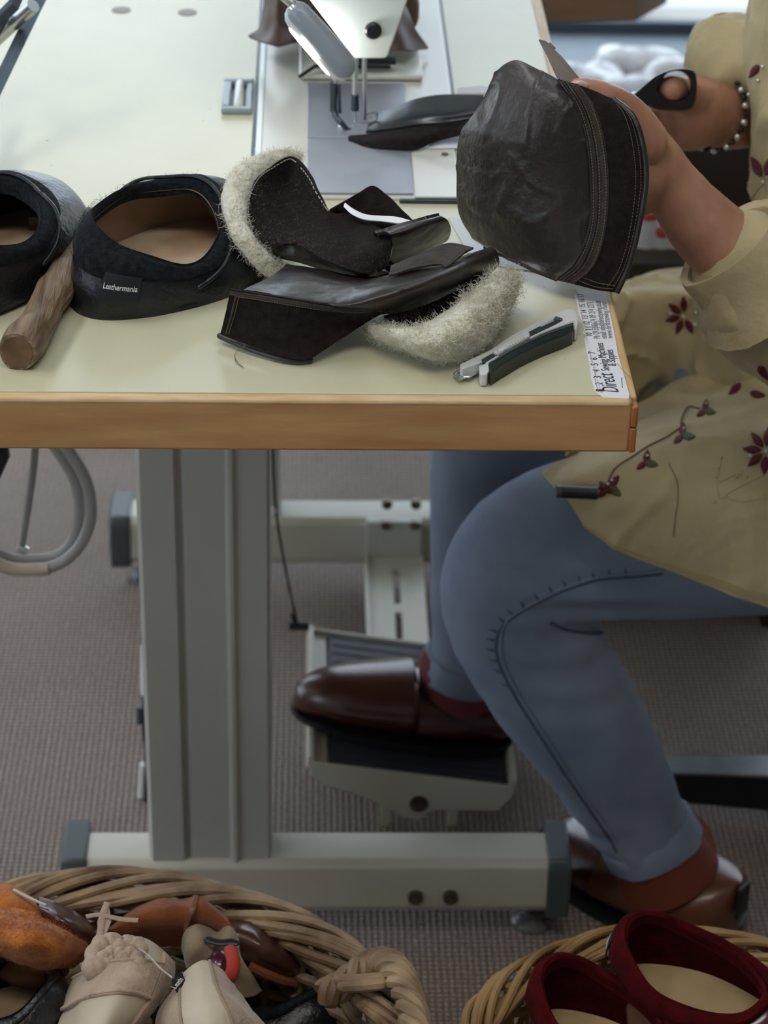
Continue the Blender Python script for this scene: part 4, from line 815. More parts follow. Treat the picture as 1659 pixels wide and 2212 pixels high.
# torso, neck, head
arm([V((.36, .50, .44)), V((.36, .50, .56)), V((.34, .50, .70)), V((.33, .50, .88)), V((.34, .50, 1.02)), V((.35, .50, 1.10))], [.12, .145, .13, .14, .13, .07])
arm([V((.35, .36, 1.03)), V((.35, .50, 1.05)), V((.35, .64, 1.03))], [.06, .08, .06])
arm([V((.35, .50, 1.08)), V((.31, .50, 1.19))], [.055, .050], 8)
bd.ball(V((.27, .50, 1.28)), .1, 24, 16, (.98, .76, 1.12)); bd.ball(V((.205, .50, 1.225)), .055, 16, 10, (1, .9, .9)); bd.ball(V((.172, .50, 1.262)), .016, 10, 8, (1.3, .8, 1.3)); bd.ball(V((.178, .50, 1.225)), .014, 10, 8, (.8, 1.7, .5))
for s_ in (-1, 1): bd.ball(V((.285, .50 + .076 * s_, 1.27)), .026, 10, 8, (.8, .4, 1.2))
# near (left) arm: shoulder - elbow - wrist - hand behind the leather
el = V((.215, .24, .69)); wr = PY(1420, 372, .262)
arm([V((.35, .335, 1.02)), V((.30, .27, .86)), el], [.058, .052, .046])
fa = [el, PY(1640, 598, .252), PY(1530, 500, .256), PY(1455, 410, .262), PY(1400, 345, .264)]
arm(fa, [.046, .0375, .0335, .0275, .0290], 24, flat=.88)
palm = [PY(1420, 370, .264), PY(1385, 318, .266), PY(1345, 268, .264), PY(1305, 232, .262)]
arm(palm, [.0280, .0320, .0300, .0170], 16, flat=.72)
arm([PY(1400, 330, .250), PY(1390, 380, .246), PY(1385, 430, .248)], [.018, .022, .014], 10)   # heel of the thumb
arm([PY(1395, 310, .240), PY(1360, 250, .236), PY(1318, 216, .232), PY(1275, 198, .230), PY(1246, 188, .228)], [.0180, .0150, .0125, .0105, .0080], 18)   # thumb along the top edge
for k, (o1, o2) in enumerate(((0, 0), (42, 14), (86, 34), (128, 62))):       # fingers spread flat behind the leather
    arm([PY(1325 + o2 * .3, 262 + o1, .272), PY(1265, 275 + o1, .282), PY(1210 + o2, 300 + o1, .278), PY(1168 + o2, 322 + o1 * 1.02, .266)], [.0115, .0098, .0090, .0075], 14, 14)
# far (right) arm holding the scissors
el2 = V((.235, .66, .76)); 
arm([V((.35, .665, 1.02)), V((.30, .70, .88)), el2], [.056, .050, .044])
arm([el2, PY(1580, 245, .56), PY(1545, 240, .535), PY(1500, 245, .525)], [.044, .033, .029, .031], 18)
arm([PY(1530, 240, .53), PY(1490, 245, .522), PY(1450, 250, .515), PY(1430, 252, .51)], [.030, .034, .030, .022], 14)
arm([PY(1510, 225, .512), PY(1488, 208, .495), PY(1462, 196, .478), PY(1452, 190, .468)], [.017, .0145, .0128, .0125], 14)      # thumb through the ring, tip at the camera
for k in range(4):
    arm([PY(1450, 262 + k * 12, .515 + k * .006), PY(1420, 262 + k * 15, .505 + k * .004), PY(1398, 258 + k * 15, .500), PY(1405, 244 + k * 14, .492)], [.0105, .0095, .0085, .0070], 14, 14)
# legs
def leg(pts, rad, mbx, flat=1.0, grow=0.0): arm(pts, [a + grow for a in rad], 34, 28, flat, mbx)
nl = [V((.36, .42, .44)), PY(1700, 1120, .41), PY(1450, 1150, .41), PY(1270, 1165, .405), PY(1150, 1205, .40), PY(1105, 1290, .395), PY(1160, 1420, .38), PY(1262, 1570, .37), PY(1345, 1710, .370), PY(1405, 1830, .362)]
nr = [.085, .085, .078, .074, .068, .064, .062, .058, .048, .041]
fl_ = [V((.36, .58, .46)), PY(1600, 850, .60), PY(1400, 875, .60), PY(1180, 895, .60), PY(1080, 940, .60), PY(1055, 1020, .595), PY(1040, 1180, .59), PY(1030, 1330, .585), PY(1016, 1400, .585), PY(1004, 1450, .585)]
fr_ = [.080, .072, .070, .066, .060, .055, .048, .044, .038, .036]
leg(nl, nr, bd, grow=-.006); leg(fl_, fr_, bd, grow=-.006)
nfa, nfb = V((.175, .350, .05)), V((.060, .480, .035))
arm([PY(1405, 1830, .362), V((.130, .375, .070)), V((.10, .415, .042)), V((.08, .44, .035))], [.034, .032, .024, .018], 14)
arm([PY(1004, 1450, .585), tray(.80, .082, .045), tray(.5, .08, .030), tray(.25, .078, .026)], [.032, .030, .024, .018], 14)
body = part('body', bd, M['skin'], pe); remesh(body, .0028, 5)
wrinkle(body, lambda p, n: .0006 * noise.noise(p * 70) + .00025 * noise.noise(p * 260))
mb = MB(); c = PY(1249, 186, .2215); mb.ball(c, .0075, 12, 8, (1.15, .35, .6)); part('thumbnail', mb, M['nail'], body)
mb = MB(); mb.ball(V((.30, .50, 1.31)), .112, 24, 16, (.92, .84, 1.05)); mb.tube(smooth_path([V((.33, .50, 1.36)), V((.385, .50, 1.28)), V((.385, .50, 1.12))], 12), [.08] * 6 + [.07] * 6, 20, round_end=True); o = part('hair', mb, M['hair'], pe); remesh(o, .006, 6)
for s_ in (-1, 1):
    mb = MB(); mb.ball(V((.184, .50 + .032 * s_, 1.285)), .011, 12, 8); part('eye', mb, M['cutter_white'], pe)
# jeans
jm = MB(); leg(nl, nr, jm, grow=.004); leg(fl_, fr_, jm, grow=.004)
arm([V((.37, .42, .46)), V((.38, .50, .50)), V((.37, .60, .47))], [.10, .12, .10], 12, mbx=jm)
jeans = part('jeans', jm, M['denim'], pe); remesh(jeans, .004, 8)
HEMS = ((PY(1404, 1812, .365), (nl[-1] - nl[-2]).normalized(), .047), (PY(1002, 1440, .585), (fl_[-1] - fl_[-2]).normalized(), .042))
bmj = bmesh.new(); bmj.from_mesh(jeans.data); of_ = wloc(jeans)
bmesh.ops.delete(bmj, geom=[v for v in bmj.verts if any((v.co + of_ - c_).length < .12 and (v.co + of_ - c_).dot(d_) > .010 for c_, d_, r_ in HEMS)], context='VERTS'); bmj.to_mesh(jeans.data); bmj.free()
for (c_, d_, r_), m_ in zip(HEMS, ('rust', 'sock')):
    mb = MB(); mb.tube([c_ - d_ * .006, c_, c_ + d_ * .02, c_ + d_ * .05], [r_ * .88, r_ * .93, r_ * 1.0, r_ * 1.12], 28); part('sock', mb, M[m_], pe)
kn = PY(1230, 1330, .36)
def jw(p, n):
    q = (p - kn); g = math.exp(-(q.length / .085) ** 2)
    low = max(0, min(1, (.20 - p.z) / .14)); 
    a = .0030 * g * math.sin(q.z * 190 + 10 * q.x) + .0014 * noise.noise(p * 22) + low * .0022 * math.sin(p.z * 150 + 7 * noise.noise(p * 12))
    return a
wrinkle(jeans, jw)
for ctr, dr, r_ in HEMS:
    mb = MB(); mb.tube([ctr - dr * .016, ctr - dr * .012, ctr, ctr + dr * .012, ctr + dr * .014, ctr + dr * .010], [r_ * 1.0, r_ * 1.06, r_ * 1.08, r_ * 1.06, r_ * 1.0, r_ * .92], 36, wob=.08); part('trouser_hem', mb, M['denim'], jeans)
JB = bvh_of([jeans])
def on(bv, pts, lift=.0006, n=60):
    out = []
    q = smooth_path([V((x, y, 0)) for x, y in pts], n)
    for s_ in q:
        h_ = hit(bv, s_.x, s_.y)
        if h_ and (not out or (h_[0] - out[-1]).length < .06): out.append(h_[0] + h_[1] * lift)
    return out
sm_pts = [(1432, 1240), (1370, 1246), (1300, 1252), (1240, 1268), (1180, 1292), (1120, 1325), (1082, 1356), (1071, 1395), (1080, 1440), (1110, 1500), (1160, 1580), (1215, 1665), (1270, 1745), (1315, 1810), (1332, 1842)]
mb = MB(); mb.tube(on(JB, sm_pts, .0003, 90), .0013, 8); part('side_seam', mb, M['denim_dark'], jeans, label='dark piped side seam')
mb = MB(); mb.tube(on(JB, [(x + 9, y - 9) for x, y in sm_pts[:7]] + [(x + 11, y - 2) for x, y in sm_pts[7:]], .0002, 90), .0016, 8); part('seam_ridge', mb, M['denim'], jeans)
for (x0, y0), (x1, y1) in zip(sm_pts[1:9], sm_pts[2:10]):
    for t in (.25, .75):
        x, y = x0 + (x1 - x0) * t, y0 + (y1 - y0) * t; dx, dy = (y1 - y0), -(x1 - x0); l_ = math.hypot(dx, dy); dx /= l_; dy /= l_; s_ = 1 if dx * 0 + dy < 0 or dx < 0 else -1
        pp = on(JB, [(x - abs(dx) * 4, y - abs(dy) * 4), (x - abs(dx) * 30, y - abs(dy) * 26)], -.0004, 6)
        if len(pp) > 3: mb = MB(); mb.tube(pp, [.0017, .0016, .0013, .0009, .0005, .0002][:len(pp)], 8); part('fade_pucker', mb, M['denim_dark'], jeans)
mb = MB(); mb.tube(on(JB, [(1188, 1345), (1230, 1362), (1290, 1368), (1345, 1352)], .0001, 30), .0016, 8); part('knee_crease', mb, M['denim_dark'], jeans)

# tunic
tm = MB()
arm([V((.36, .50, .50)), V((.35, .50, .60)), V((.325, .50, .74)), V((.315, .50, .90)), V((.335, .50, 1.03)), V((.35, .50, 1.11))], [.155, .165, .160, .170, .150, .075], 20, 32, 1.0, tm)
arm([V((.35, .345, 1.02)), V((.35, .50, 1.05)), V((.35, .655, 1.02))], [.075, .09, .075], 10, 24, 1.0, tm)
arm([V((.35, .335, 1.02)), V((.31, .26, .87)), el + V((.02, 0, .02))], [.076, .076, .070], 14, 24, 1.0, tm)
arm([el + V((.02, 0, .02)), PY(1690, 660, .25), PY(1625, 590, .25)], [.070, .060, .054], 10, 24, 1.0, tm)
arm([V((.35, .665, 1.02)), V((.30, .70, .88)), el2 + V((.01, 0, .01)), PY(1640, 170, .60), PY(1590, 140, .575)], [.074, .070, .062, .056, .050], 20, 24, 1.0, tm)
tunic = part('tunic', tm, M['tunic'], pe); remesh(tunic, .0045, 5)
def tw(p, n): return .006 * noise.noise(V((p.x * 7, p.y * 7, p.z * 14))) + .004 * noise.noise(p * 24 + V((2, 2, 2)) * noise.noise(p * 6)) + .0045 * (max(0, 1 - abs(noise.noise(p * 11 + V((4, 4, 4)))) * 5) - .3)
wrinkle(tunic, tw)
# rolled cuffs
def cuff(c0, c1, r0, r1, name='rolled_cuff', fl=1.0):
    ax = (c1 - c0).normalized(); mb = MB(); seg = 40; L_ = (c1 - c0).length; rg = []
    up = V((0, 0, 1)); sx = ax.cross(up).normalized(); sy = sx.cross(ax)
    prof = [(-.0, r0 * .88), (-.001, r0 * .97), (-.002, r0 * 1.0), (.004, r0 * 1.04), (L_ * .3, r0 * 1.06), (L_ * .7, (r0 + r1) / 2 * 1.07), (L_, r1 * 1.08), (L_ + .002, r1 * 1.0), (L_ + .001, r1 * .9), (L_ * .5, r0 * .84), (.006, r0 * .84)]
    for d_, r_ in prof: rg.append([c0 + ax * d_ + (sx * math.cos(2 * PI * j / seg) * fl + sy * math.sin(2 * PI * j / seg)) * r_ for j in range(seg)])
    for rr_ in rg:
        for j in range(seg): rr_[j] = rr_[j] + (rr_[j] - c0).normalized() * .006 * noise.noise(rr_[j] * 22) + (rr_[j] - c0).normalized() * .002 * noise.noise(rr_[j] * 70)
    mb.rings(rg, cap=False, closed=True); return part(name, mb, M['tunic'], tunic)
c0 = PY(1576, 524, .252); c1 = PY(1665, 622, .250)
cuff(c0, c1, .0460, .064)
cuff(PY(1560, 122, .57), PY(1640, 175, .61), .040, .050)
# sagging fold under the near sleeve
G = Sheet(rows5([
    [(1508, 590, .235), (1560, 600, .210), (1620, 590, .205), (1690, 580, .205)],
    [(1540, 650, .240), (1585, 665, .215), (1635, 650, .205), (1700, 640, .205)],
    [(1575, 730, .250), (1600, 760, .235), (1640, 740, .225), (1700, 700, .215)],
    [(1625, 800, .265), (1650, 815, .262), (1680, 800, .255), (1740, 760, .245)]], PY), .003, 24, -.003, 22)
mb = MB(); G.build(mb, 24, 30, .003); part('sleeve_fold', mb, M['tunic'], tunic)
# skirt panel over the near thigh
Q = Sheet(rows5([
    [(1170, 1022, .350), (1225, 990, .375), (1310, 950, .400), (1400, 900, .420), (1490, 868, .43), (1600, 850, .43), (1720, 830, .43)],
    [(1195, 1045, .322), (1262, 1020, .325), (1350, 985, .335), (1440, 960, .335), (1540, 945, .335), (1640, 940, .335), (1740, 940, .335)],
    [(1215, 1070, .312), (1290, 1075, .305), (1380, 1070, .300), (1470, 1065, .298), (1570, 1060, .296), (1660, 1060, .296), (1750, 1060, .296)],
    [(1240, 1105, .308), (1320, 1135, .298), (1410, 1160, .292), (1500, 1175, .290), (1590, 1190, .288), (1670, 1205, .288), (1755, 1215, .288)],
    [(1262, 1138, .306), (1345, 1192, .296), (1430, 1228, .292), (1510, 1262, .290), (1590, 1290, .288), (1665, 1312, .288), (1750, 1330, .288)]], PY), .0055, 10, -.0030, 13)
mb = MB(); Q.build(mb, 90, 60, .0024); skirt = part('skirt_panel', mb, M['tunic'], tunic)
Q2 = Sheet(rows5([
    [(1235, 985, .372), (1330, 890, .46), (1400, 848, .50), (1480, 815, .53), (1600, 800, .55), (1740, 760, .56)],
    [(1245, 980, .380), (1350, 925, .43), (1430, 890, .45), (1500, 870, .46), (1620, 835, .46), (1740, 800, .46)],
    [(1260, 985, .385), (1370, 945, .40), (1450, 915, .42), (1530, 890, .42), (1640, 870, .42), (1740, 850, .42)]], PY), .007, 16, -.0045, 20)
mb = MB(); Q2.build(mb, 60, 24, .0024); part('skirt_fold', mb, M['tunic'], tunic)
# far panel hanging over the other thigh
Q3 = Sheet(rows5([
    [(1330, 612, 0.595), (1400, 580, 0.635), (1470, 570, 0.655), (1560, 555, 0.655), (1680, 540, 0.635)],
    [(1318, 645, 0.525), (1390, 625, 0.555), (1470, 620, 0.555), (1560, 620, 0.525), (1680, 600, 0.485)],
    [(1330, 730, 0.510), (1400, 715, 0.540), (1480, 700, 0.550), (1560, 720, 0.490), (1680, 740, 0.430)],
    [(1352, 830, 0.515), (1415, 820, 0.545), (1480, 800, 0.555), (1560, 820, 0.490), (1680, 830, 0.440)],
    [(1372, 885, 0.520), (1425, 880, 0.550), (1490, 870, 0.555), (1570, 870, 0.500), (1680, 880, 0.440)]], PY), .010, 9, -.006, 13)
mb = MB(); Q3.build(mb, 60, 44, .0026); far = part('far_skirt_panel', mb, M['tunic'], tunic)
# embroidered hem edge
mb = MB()
for i in range(110):
    u = i / 109; p0_, n0 = Q(u, .985); p1_, n1 = Q(min(1, u + .006), .94); mb.tube([p0_ + n0 * .0006, (p0_ + p1_) / 2 + n0 * .0012, p1_ + n1 * .0006], .0007, 5)
part('hem_stitching', mb, M['gold'], skirt, stuff=True)
TBV = bvh_of([tunic, skirt, far] + [o for o in bpy.data.objects if o.parent == tunic and o.type == 'MESH' and o not in (skirt, far)])
def petal(px, py, ang, ln, wd, m, parent, name='petal'):
    c_, s_ = math.cos(ang), math.sin(ang); rg = []; up = []; lo_ = []
    mid = hit(TBV, px + c_ * ln / 2, py + s_ * ln / 2)
    if not mid: return
    for i in range(9):
        t = i / 8; w_ = wd * (math.sin(PI * (t ** .75)) ** .8 if 0 < t < 1 else 0.05); row = []
        for k in (-1, -.5, 0, .5, 1):
            h_ = hit(TBV, px + c_ * ln * t - s_ * w_ * k / 2, py + s_ * ln * t + c_ * w_ * k / 2)
            if not h_ or (h_[0] - mid[0]).length > .05: return
            row.append(h_[0] + h_[1] * (.0011 if abs(k) < 1 else .0004))
        rg.append(row)
    mbp = MB(); vs = [p for r_ in rg for p in r_]; mbp.add(vs, [(i * 5 + j, i * 5 + j + 1, i * 5 + j + 6, i * 5 + j + 5) for i in range(8) for j in range(4)])
    o = part(name, mbp, M[m], parent); sd_ = o.modifiers.new('thickness', 'SOLIDIFY'); sd_.thickness = .0008; sd_.offset = 0
def bead(px, py, m='bead', r_=.0016, parent=None):
    h_ = hit(TBV, px, py)
    if h_: mb = MB(); mb.ball(h_[0] + h_[1] * .0012, r_, 10, 7); part('sewn_bead', mb, M[m], parent)
def vine(pts, parent, m='petal', r_=.0007):
    q = on(TBV, pts, .0006, 50)
    if len(q) > 3: mb = MB(); mb.tube(q, r_, 6); part('embroidered_stem', mb, M[m], parent)
def flower(x, y, s, parent, a0=0, n=8):
    for k in range(n): petal(x + math.cos(a0 + k * 2 * PI / n) * s * .22, y + math.sin(a0 + k * 2 * PI / n) * s * .22, a0 + k * 2 * PI / n, s * .75, s * .34, 'petal', parent)
    bead(x, y, parent=parent)
    for k in range(n):
        a = a0 + (k + .5) * 2 * PI / n; vine([(x, y), (x + math.cos(a) * s * .5, y + math.sin(a) * s * .5), (x + math.cos(a) * s * .92, y + math.sin(a) * s * .92)], parent, 'gold', .0005)
        if k % 3 == 0: bead(x + math.cos(a) * s * .7, y + math.sin(a) * s * .7, parent=parent)
flower(1652, 392, 62, tunic, .3); flower(1655, 975, 52, skirt, .1); flower(1478, 682, 44, far, .2, 7)
for x, y, a, s in ((1318, 1052, .7, 1.0), (1395, 1000, .2, .9), (1474, 942, .1, .95), (1522, 888, .2, .8), (1310, 1060, -2.2, .8)):
    petal(x, y, a, 30 * s, 18 * s, 'leaf', skirt); petal(x, y, a - 1.6, 30 * s, 16 * s, 'petal', skirt); petal(x, y, a + 2.3, 26 * s, 15 * s, 'petal', skirt); bead(x + 4, y - 14, parent=skirt, r_=.0013)
vine([(1312, 1045), (1330, 1012), (1370, 985), (1400, 965), (1440, 945), (1470, 925)], skirt); vine([(1470, 925), (1475, 900), (1488, 880), (1512, 884)], skirt)
for pts in ([(1558, 985), (1550, 1040), (1556, 1075), (1580, 1060), (1620, 1040), (1655, 1020)], [(1560, 1070), (1600, 1082), (1640, 1076)], [(1556, 1040), (1590, 1025), (1600, 1045)]): vine(pts, skirt, 'gold', .0005)
for q in ((1558, 988), (1552, 1010), (1546, 1030), (1542, 1082), (1600, 1022), (1612, 1030), (1590, 1030)): bead(*q, m='gold', r_=.0012, parent=skirt)
vine([(1445, 1002), (1462, 1040), (1464, 1080), (1458, 1120), (1455, 1158)], skirt, 'thread', .0004)
for x, y, a in ((1610, 200, 2.2), (1630, 170, 2.0), (1600, 235, 2.4), (1640, 140, 2.2)): petal(x, y, a, 34, 16, 'petal', tunic); bead(x + 10, y + 4, 'pearl', .0018, tunic)
for x, y, a in ((1610, 810, .3), (1640, 790, 1.0), (1600, 830, 2.4), (1650, 830, .8), (1620, 850, .2)): petal(x, y, a, 34, 16, 'petal', tunic)
# bracelet on the far wrist
ctr = PY(1542, 240, .535); axb = (PY(1500, 245, .525) - PY(1580, 245, .56)).normalized(); sx = axb.cross(V((0, 0, 1))).normalized(); sy = sx.cross(axb)
brc = MB(); brc.tube([ctr + (sx * math.cos(2 * PI * j / 40) + sy * math.sin(2 * PI * j / 40)) * .0345 for j in range(40)], .0016, 8, closed=True); bo_ = part('bracelet', brc, M['dark_bead'], pe, label='beaded bracelet of silver and dark beads')
for j in range(30):
    a = 2 * PI * j / 30; p = ctr + (sx * math.cos(a) + sy * math.sin(a)) * .0352; mb = MB(); mb.ball(p, .0033 if j % 2 else .0025, 12, 8); part('bead', mb, M['pearl' if j % 2 else 'dark_bead'], bo_)
# shoes
def person_shoe(heel, toe, W, hgt, m1, m2, collar, z_up=V((0, 0, 1)), L_collar=.52, pc=.25, pz=.90, qz=1.0):
    d = toe - heel; L_ = d.length; ex = d.normalized(); ey = z_up.cross(ex).normalized(); ez = ex.cross(ey)
    fr = lambda x, y, z: heel + ex * x + ey * y + ez * z
    def sec(t):
        wv = W * (.36 + .14 * math.sin(PI * min(1, t * 1.15)) ) * (1 if t < .75 else math.sqrt(max(.0, 1 - ((t - .75) / .25) ** 2)) * .94 + .06) * (math.sqrt(max(0, 1 - (1 - min(1, t / .10)) ** 2)) * .85 + .15)
        h_ = hgt * (1.0 if t < .35 else 1 - .42 * ((t - .35) / .65)) * (1 if t < .82 else .45 + .55 * math.sqrt(max(0, 1 - ((t - .82) / .18) ** 2)))
        return wv, h_
    def ring(t, k=1.0, zk=1.0):
        wv, h_ = sec(t); out = []
        for j in range(28):
            a = 2 * PI * j / 28; y = math.cos(a) * wv * k * 1.0; z = h_ / 2 + math.sin(a) * h_ / 2
            z = max(0.0, z * 1.10 - h_ * .05); out.append(fr(L_ * t, y, z * zk))
        return out
    ts = [0.0, .01, .03, .07, .12, .2, .3, .4, .5, .6, .7, .78, .85, .9, .94, .97, .99, 1.0]
    mb = MB(); mb.rings([ring(t) for t in ts if t >= L_collar - .05]); v = part('shoe_vamp', mb, M[m1], pe)
    mb = MB(); mb.rings([ring(t, 1.02, qz) for t in [0, .01, .03, .07, .12, .2, .3, .4, L_collar]]); hq = part('shoe_quarter', mb, M[m2], pe)
    mb = MB(); rg = []
    for zz, k in ((-.02, .8), (.0, .88), (.012, .92), (.024, .90), (.03, .86), (.03, .8)):
        rg.append([fr(L_ * pc + L_ * .235 * k * math.cos(2 * PI * j / 28), W * .44 * k * math.sin(2 * PI * j / 28), hgt * pz + zz + .012 * math.cos(2 * PI * j / 28)) for j in range(28)])
    mb.rings(rg, cap=True); part('shoe_lining', mb, M[collar], pe)
    mb = MB(); rg = [[fr(L_ * t, math.cos(a) * 0 + s_ * sec(t)[0] * 1.03, z) for s_, z in ((-1, -.004), (-1, .003), (1, .003), (1, -.004))] for t in ts]; mb.rings(rg); part('shoe_sole', mb, M['black'], pe)
    return fr
fr = person_shoe(tray(1.03, .088, .010), tray(-.09, .078, .012), .104, .068, 'shoe', 'shoe', 'sock', V((.12, 0, .99)).normalized(), qz=.74, pz=.68, pc=.27, L_collar=.47)
fr = person_shoe(V((.190, .326, .005)), V((.008, .470, .005)), .118, .066, 'shoe', 'shoe_tan', 'rust', pc=.36, L_collar=.60)
mb = MB(); mb.box((-.002, -.010, -.018), (.002, .010, .018), Matrix.Translation(V((.193, .322, .056))) @ Matrix.Rotation(R(-38), 4, 'Z')); part('heel_tag', mb, M['black'], pe, bevel=.001)

# ================================================================== scissors
scs = thing('scissors', 'black-handled scissors in the far hand, thumb through the ring', 'scissors', PY(1420, 215, .47))
ring_o = [(1362, 208), (1385, 188), (1420, 162), (1462, 149), (1498, 152), (1506, 180), (1502, 220), (1488, 238), (1450, 240), (1415, 236), (1385, 222)]
hole = [(1425, 190), (1440, 160), (1468, 154), (1488, 170), (1488, 200), (1470, 214), (1440, 210)]
n_ = 44; oo = smooth_path([V((x, y, 0)) for x, y in ring_o + ring_o[:1]], n_ + 1)[:-1]; hh_ = smooth_path([V((x, y, 0)) for x, y in hole + hole[:1]], n_ + 1)[:-1]
best = min(range(n_), key=lambda k: (hh_[k] - oo[0]).length); hh_ = hh_[best:] + hh_[:best]
YS = .462
rg = [[PY(p.x, p.y, YS + dy) for p in L_] for L_, dy in (([a.lerp(b, .12) for a, b in zip(oo, hh_)], -.006), (oo, -.002), (oo, .006), ([a.lerp(b, .9) for a, b in zip(oo, hh_)], .008), (hh_, .004), ([a.lerp(b, .85) for a, b in zip(oo, hh_)], -.006))]
mb = MB(); mb.rings(rg, cap=False, closed=True); part('handle', mb, M['black'], scs)
mb = MB(); mb.prism([PY(x, y, .466) for x, y in ((1385, 196), (1382, 218), (1300, 235), (1262, 236), (1300, 222))], (0, .003, 0)); part('blade', mb, M['steel'], scs, bevel=.0006)
mb = MB(); mb.tube(smooth_path([PY(1385, 235, .485), PY(1400, 262, .49), PY(1440, 290, .50), PY(1470, 285, .505)], 16), .006, 10, round_end=True); part('lower_handle', mb, M['black'], scs)
# small black cap lying on the tunic hem
h0, h1 = hit(TBV, 1222, 1058), hit(TBV, 1288, 1066)
qa = PY(1206, 1062, .300); qb = PY(1290, 1066, .300)
cp_ = thing('marker_cap', 'short black cylindrical cap lying on the tunic tip above the knee', 'cap', qa)
mb = MB(); mb.tube([qa, qb], .0056, 18); part('cap', mb, M['black'], cp_)
mb = MB(); mb.tube([qa + (qa - qb).normalized() * .002, qa + (qb - qa) * .06], .0058, 18); part('rim', mb, M['captop'], cp_)
# ================================================================== treadle under the far foot
td = thing('foot_pedal', 'cream metal treadle with black rubber mat under the far shoe', 'pedal', V((-.13, .6, 0)))
ex = (FRp - FLp).normalized(); Lx = (FRp - FLp).length; ey = V((0, 1, 0)); ez = ex.cross(ey).normalized()
tm_ = Matrix(((ex.x, ey.x, ez.x, FLp.x), (ex.y, ey.y, ez.y, FLp.y), (ex.z, ey.z, ez.z, FLp.z), (0, 0, 0, 1)))
D = .245
mb = MB(); mb.box((0, 0, -.010), (Lx, D, -.006), tm_); mb.box((-.002, 0, -.010), (.004, D, .007), tm_); mb.box((Lx - .004, 0, -.010), (Lx + .003, D, .010), tm_); mb.box((0, D - .004, -.010), (Lx, D, .004), tm_); part('tray', mb, M['cream'], td, bevel=.0012)
mb = MB(); mb.box((.004, .002, -.008), (.019, D - .003, -.0015), tm_); part('side_rail', mb, M['cream'], td, bevel=.001)
mb = MB(); mb.box((.021, .004, -.006), (Lx - .006, D - .006, .0005), tm_); mt_ = part('rubber_mat', mb, M['mat_black'], td, bevel=.001)
mb = MB()
for i in range(14): mb.box((.026, .012 + i * .016, .0004), (Lx - .012, .018 + i * .016, .0014), tm_)
part('mat_ribs', mb, M['mat_black'], mt_, smooth=0)
mb = MB(); mb.prism([PY(x, y, .499) for x, y in ((664, 1640), (672, 1668), (700, 1692), (770, 1712), (832, 1738), (872, 1762), (905, 1768), (936, 1748), (1076, 1748), (1108, 1716), (1110, 1696), (700, 1646))], (0, -.003, 0)); part('front_skirt', mb, M['cream'], td, bevel=.001)
c = PY(905, 1736, .496); mb = MB(); mb.tube([c, c - V((0, .006, 0))], .0072, 6); mb.tube([c, c - V((0, .002, 0))], .010, 20); part('bolt', mb, M['bolt'], td)
for px in (832, 978):
    a = PY(px, 1745, .51); mb = MB(); mb.box((a.x - .0045, .508, 0), (a.x + .0045, .514, a.z + .01)); part('support_post', mb, M['cream'], td, bevel=.001)
mb = MB(); mb.box((-.22, .60, 0), (-.05, .62, .020)); part('base_bar', mb, M['cream'], td, bevel=.001)
# pull chain
pc = thing('pull_rod', 'thin dark pull cord with a white ring hanging beside the grey table column', 'cord', PY(640, 1350, .72))
mb = MB(); mb.tube(smooth_path([PY(588, 930, .60), PY(592, 1040, .62), PY(597, 1110, .64), (PY(615, 1220, .68)), PY(640, 1340, .72)], 20), .0014, 8); part('cord', mb, M['black'], pc)
mb = MB(); mb.ball(PY(589, 1105, .635), .0045, 12, 8, (1, 1, 1.4)); part('ring', mb, M['white_print'], pc)
mb = MB(); mb.tube([PY(624, 1352, .72), PY(668, 1352, .72)], .005, 12); mb.tube([PY(630, 1325, .72), PY(642, 1350, .72)], .003, 10); part('hook', mb, M['black'], pc)
# small box at the far beam, cord behind the column
cb = thing('power_cord', 'black cord with white plugs running down behind the left side of the table column', 'cord', PY(310, 1700, .62))
mb = MB(); mb.tube(smooth_path([PY(330, 1380, .62), PY(316, 1450, .60), PY(312, 1560, .58), PY(318, 1640, .56), PY(316, 1740, .55)], 20), .0030, 8); part('cord', mb, M['black'], cb)
mb = MB(); mb.tube([PY(312, 1395, .60), PY(312, 1500, .59)], .004, 10); part('cable_sleeve', mb, M['white_print'], cb)
mb = MB(); mb.tube([PY(304, 1525, .59), PY(304, 1560, .59)], .005, 10); part('plug', mb, M['captop'], cb)
mb = MB(); mb.tube([PY(310, 1650, .56), PY(306, 1720, .555)], .0045, 10); part('plug', mb, M['white_print'], cb)
# hanging hoses at the left
hs = thing('hose', 'pair of grey hoses hanging in a big loop below the table at far left', 'hose', PY(100, 1235, .42))
for k, (m_, off) in enumerate((('hose', 0), ('hose', 24))):
    pts = [(90 - off, 900), (150 - off, 975), (186 - off, 1040), (196 - off, 1110), (178 - off * .9, 1170), (138 - off * .6, 1212 - off * .5), (84, 1230 - off * .9), (20, 1228 - off * .9), (-40, 1200 - off), (-90, 1120), (-110, 960)]
    mb = MB(); mb.tube(smooth_path([PY(x, y, .42 + .02 * k) for x, y in pts], 70), .0056, 14); part('tube', mb, M[m_], hs)
mb = MB(); mb.tube(smooth_path([PY(x, y, .4185) for x, y in ((106, 1228), (84, 1230), (20, 1228), (-40, 1200))], 20), .0064, 14); part('warm_sleeve', mb, M['hose_warm'], hs)
mb = MB(); mb.tube(smooth_path([PY(78, 900, .46), PY(74, 990, .46), (PY(62, 1080, .46)), PY(46, 1185, .46)], 16), .0038, 12); part('straight_tube', mb, M['hose'], hs)
mb = MB(); mb.tube([PY(38, 1180, .46), PY(56, 1192, .46)], .0055, 12); part('end_fitting', mb, M['chrome'], hs)
mb = MB(); mb.tube([PY(-30, 900, .44), PY(-18, 985, .44), PY(-22, 1040, .44)], [.018, .017, .008], 16, round_end=True); part('dark_connector', mb, M['black'], hs)
